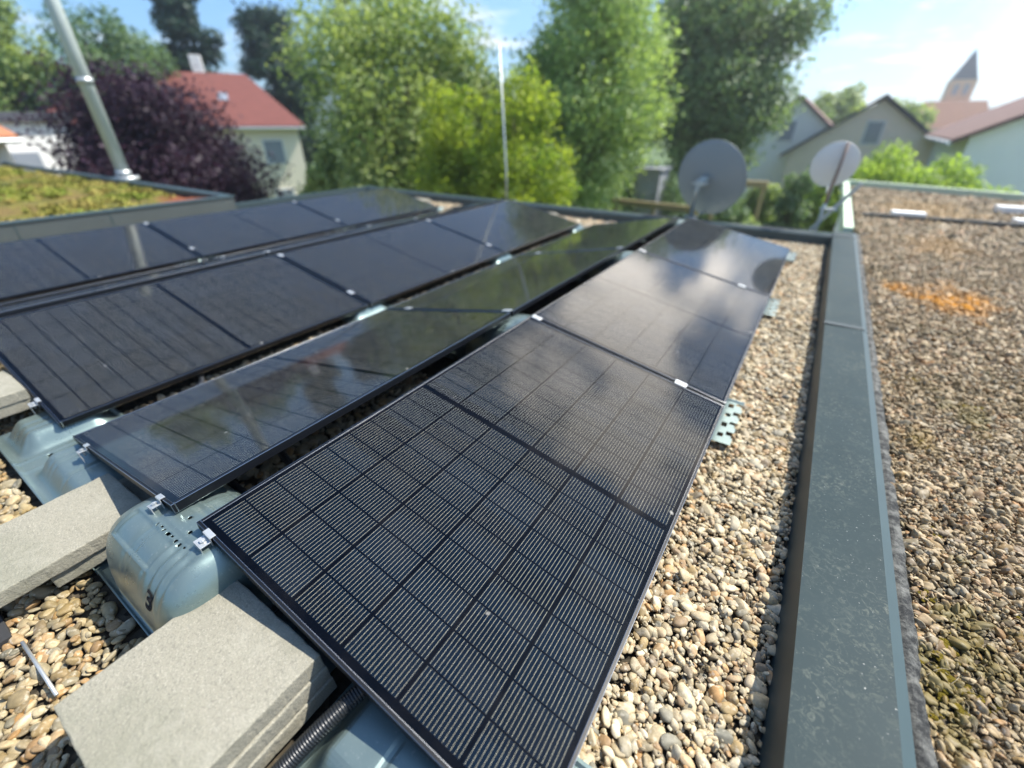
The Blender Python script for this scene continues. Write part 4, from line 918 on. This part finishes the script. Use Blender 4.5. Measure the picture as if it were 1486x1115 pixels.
# ------------------------------------------------------------------ houses
def house(name, cx, cy, rot, ln, wd, eave, ridge, wall, roof, label, hip=0.0, over=0.4, windows=(), cat='house', group='houses beyond the trees'):
    """local x along the ridge; windows: (side, along, z, w, h), side in front/back/left/right"""
    h = empty(name, (cx, cy, GZ), (0, 0, rot)); e, r = eave - GZ, ridge - GZ
    bm = bmesh.new(); hl, hw = ln / 2, wd / 2
    pr2 = [(-hl, -hw, 0), (hl, -hw, 0), (hl, hw, 0), (-hl, hw, 0), (-hl, -hw, e), (hl, -hw, e), (hl, hw, e), (-hl, hw, e)]
    v = [bm.verts.new(p) for p in pr2]
    bm.faces.new((v[0], v[1], v[5], v[4])); bm.faces.new((v[2], v[3], v[7], v[6]))
    if hip > 0:
        bm.faces.new((v[1], v[2], v[6], v[5])); bm.faces.new((v[3], v[0], v[4], v[7]))
    else:
        a, c = bm.verts.new((hl, 0, r - 0.06)), bm.verts.new((-hl, 0, r - 0.06))
        bm.faces.new((v[1], v[2], v[6], a, v[5])); bm.faces.new((v[3], v[0], v[4], c, v[7]))
    bmesh.ops.recalc_face_normals(bm, faces=bm.faces); link('wall', bm, wall, h)
    bm = bmesh.new(); sl = (r - e) / hw; ze = e - sl * over + 0.02; ol = hl + over * 0.8; ow = hw + over; hr = ol - hip
    A = [bm.verts.new(p) for p in ((-ol, -ow, ze), (ol, -ow, ze), (ol, ow, ze), (-ol, ow, ze), (-hr, 0, r + 0.02), (hr, 0, r + 0.02))]
    fs = [bm.faces.new((A[0], A[1], A[5], A[4])), bm.faces.new((A[2], A[3], A[4], A[5]))]
    if hip > 0: fs += [bm.faces.new((A[1], A[2], A[5])), bm.faces.new((A[3], A[0], A[4]))]
    bmesh.ops.recalc_face_normals(bm, faces=bm.faces)
    if bm.faces[:][0].normal.z < 0: bmesh.ops.reverse_faces(bm, faces=bm.faces)
    ex = bmesh.ops.extrude_face_region(bm, geom=list(bm.faces)); bmesh.ops.translate(bm, vec=(0, 0, 0.16), verts=[q for q in ex['geom'] if isinstance(q, bmesh.types.BMVert)])
    bmesh.ops.recalc_face_normals(bm, faces=bm.faces); rf = link('roof', bm, roof, h)
    for sy in (-1, 1): link('gutter', tube([(-ol, sy * (ow + 0.05), ze + 0.02), (ol, sy * (ow + 0.05), ze + 0.02)], 0.07, 8), M['galv'], rf)
    for (side, al, z, ww, hh) in windows:
        z -= GZ
        if side in ('front', 'back'):
            s = -1 if side == 'front' else 1; y0 = s * hw
            f = link('window', box(al - ww / 2 - 0.08, al + ww / 2 + 0.08, min(y0, y0 + s * .05), max(y0, y0 + s * .05), z - 0.08, z + hh + 0.08), M['white_paint'], h)
            link('pane', box(al - ww / 2, al + ww / 2, min(y0 + s * .05, y0 + s * .06), max(y0 + s * .05, y0 + s * .06), z, z + hh), M['glass'], f)
        else:
            s = -1 if side == 'left' else 1; x0 = s * hl
            f = link('window', box(min(x0, x0 + s * .05), max(x0, x0 + s * .05), al - ww / 2 - 0.08, al + ww / 2 + 0.08, z - 0.08, z + hh + 0.08), M['white_paint'], h)
            link('pane', box(min(x0 + s * .05, x0 + s * .06), max(x0 + s * .05, x0 + s * .06), al - ww / 2, al + ww / 2, z, z + hh), M['glass'], f)
    tag(h, label, cat, group); return h, rf
h, rf = house('red_roof_house', -32.9, 15.2, math.atan2(0.87, 0.48), 11.5, 8.5, 1.2, 3.65, M['wall_c'], M['red_tiles'], 'cream house with a red tiled hip roof behind the purple tree', 2.4, 0.5,
              [('front', 4.2, -0.9, 1.0, 1.2), ('front', 1.6, -0.9, 1.0, 1.2), ('front', 4.2, -3.6, 1.0, 1.2), ('right', -1.5, -0.9, 1.0, 1.2), ('right', 1.6, -0.9, 1.0, 1.2)])
link('chimney', box(1.0, 1.6, 0.1, 0.7, 8.0, 9.2, bevel=0.02), M['wall_w'], rf)
link('roof_window', box(2.0, 2.5, -0.05, 0.05, -0.35, 0.35, Matrix.Translation((0, -2.3, 7.02)) @ Matrix.Rotation(-R(57), 4, 'X')), M['glass'], rf)
wb = empty('white_flat_house', (-25.4, 2.3, GZ)); tag(wb, 'long white building with a flat dark roof at the left edge', 'house', 'houses beyond the trees')
link('wall', box(-2.3, 2.3, -7, 4.2, 0, 5.75), M['wall_w'], wb); link('roof', box(-2.5, 2.5, -7.2, 4.4, 5.75, 6.05), M['grey_tiles'], wb)
for yy in (-4, -0.5, 2.4):
    f = link('window', box(2.3, 2.35, yy - 0.7, yy + 0.7, 3.6, 4.9), M['white_paint'], wb); link('pane', box(2.35, 2.36, yy - 0.6, yy + 0.6, 3.7, 4.8), M['glass'], f)
house('orange_roof_annex', -19.65, 1.35, R(100), 4.2, 3, 0.85, 1.35, M['wall_c'], M['orange_tiles'], 'low cream annex with an orange roof at the left edge', 0, 0.3)
house('beige_gable_house', 2.65, 38.5, math.pi / 2, 9.5, 7.4, -0.25, 2.35, M['wall_b'], M['grey_tiles'], 'beige house with a wide gable behind the lime bush', 0, 0.5,
      [('left', 0.0, 0.25, 0.7, 1.0), ('left', -2.0, -2.6, 1.2, 1.2), ('left', 2.0, -2.6, 1.2, 1.2)])
house('white_gable_house', -1.6, 42.5, math.pi / 2, 9, 6.4, 0.1, 2.6, M['wall_w'], M['brown_tiles'], 'white gabled house between the big dark tree and the beige house', 0, 0.4,
      [('left', 0.3, 0.2, 0.9, 1.1)])
h, rf = house('white_gabled_house', 10.25, 28.4, R(88), 10, 10.0, 0.80, 3.35, M['wall_g'], M['brown_tiles'], 'pale house with a brown verge at the right edge, its gable towards us', 0, 0.5,
      [('left', 2.1, -0.9, 1.1, 1.0), ('left', -1.4, -0.8, 1.2, 1.2)])
link('chimney', box(1.0, 1.6, 1.2, 1.8, 6.2, 8.1), M['wall_b'], rf)
sh = empty('garden_shed', (-5.25, 21.0, GZ)); tag(sh, 'small grey garden shed left of the grey dish', 'shed')
link('wall', box(-0.5, 0.5, -0.7, 0.7, 0, 3.95), M['shed'], sh); link('roof', box(-0.58, 0.58, -0.8, 0.8, 3.95, 4.05), M['shed'], sh)
link('door', box(-0.3, 0.3, -0.73, -0.70, 1.9, 3.5), M['glass'], sh)
o = link('timber_beam', box(-1.9, 1.6, -0.1, 0.1, 0, 0.22), M['timber']); o.location = (-4.3, 18.6, -2.0); o.rotation_euler.z = -0.1
o.location.z = -1.75; tag(o, 'yellow timber fence rail in front of the garden shed', 'fence rail')
for xx in (-1.7, 0, 1.5): link('post', box(xx - 0.06, xx + 0.06, -0.05, 0.05, GZ + 1.75, 0.0), M['timber'], o)
pg = empty('pergola', (-1.0, 16.8, GZ)); tag(pg, 'yellow timber pergola between the grey dish and the garden bushes', 'pergola')
link('roof_beam', box(-0.9, 0.7, -0.12, 0.12, 3.95, 4.13), M['timber'], pg); link('roof_beam', box(-0.9, -0.7, -2.6, -0.13, 3.95, 4.10), M['timber'], pg)
for xx, yy in ((-0.8, 0.0), (0.6, 0.0), (-0.8, -2.5)): link('post', box(xx - 0.06, xx + 0.06, yy - 0.06, yy + 0.06, 0, 3.94), M['timber'], pg)
ch = empty('church', (19.2, 141, GZ)); tag(ch, 'distant sandstone church with a pointed grey spire and red nave roof', 'church')
link('tower', box(-2.1, 2.1, -2.1, 2.1, 0, 13.2), M['stone'], ch)
bm = bmesh.new(); bmesh.ops.create_cone(bm, cap_ends=True, segments=4, radius1=2.75, radius2=0.02, depth=5.2, matrix=Matrix.Translation((0, 0, 15.8)) @ Matrix.Rotation(R(45), 4, 'Z')); link('spire', bm, M['grey_tiles'], ch)
for zz in (6.5, 10.6):
    for xx in (-0.8, 0.8): link('louvre', box(xx - 0.4, xx + 0.4, -2.16, -2.11, zz, zz + 1.8), M['glass'], ch)
link('nave_wall', box(-6.5, 5.0, -11.5, -4.0, 0, 4.9), M['stone'], ch)
bm = bmesh.new(); vs = [bm.verts.new(p) for p in ((-7, -12, 4.8), (5.5, -12, 4.8), (5.5, -3.6, 4.8), (-7, -3.6, 4.8), (-5.5, -7.8, 9.4), (4.0, -7.8, 9.4))]
for f in ((0, 1, 5, 4), (2, 3, 4, 5), (1, 2, 5), (3, 0, 4), (3, 2, 1, 0)): bm.faces.new([vs[i] for i in f])
bmesh.ops.recalc_face_normals(bm, faces=bm.faces); nr_ = link('nave_roof', bm, M['orange_tiles'], ch)

# ------------------------------------------------------------------ air
bm = box(-620, 620, -620, 620, GZ - 6, 34)
hz = NT("summer_haze"); hz.t.nodes.remove(hz.b); pv = hz.n('ShaderNodeVolumePrincipled'); pv.inputs['Density'].default_value = 0.0017; pv.inputs['Color'].default_value = (0.93, 0.97, 1.0, 1); pv.inputs['Anisotropy'].default_value = 0.65
hz.l(pv.outputs[0], hz.t.nodes['Material Output'].inputs['Volume'])
HAZE = True
if HAZE: tag(link('haze', bm, hz.m), kind='stuff')
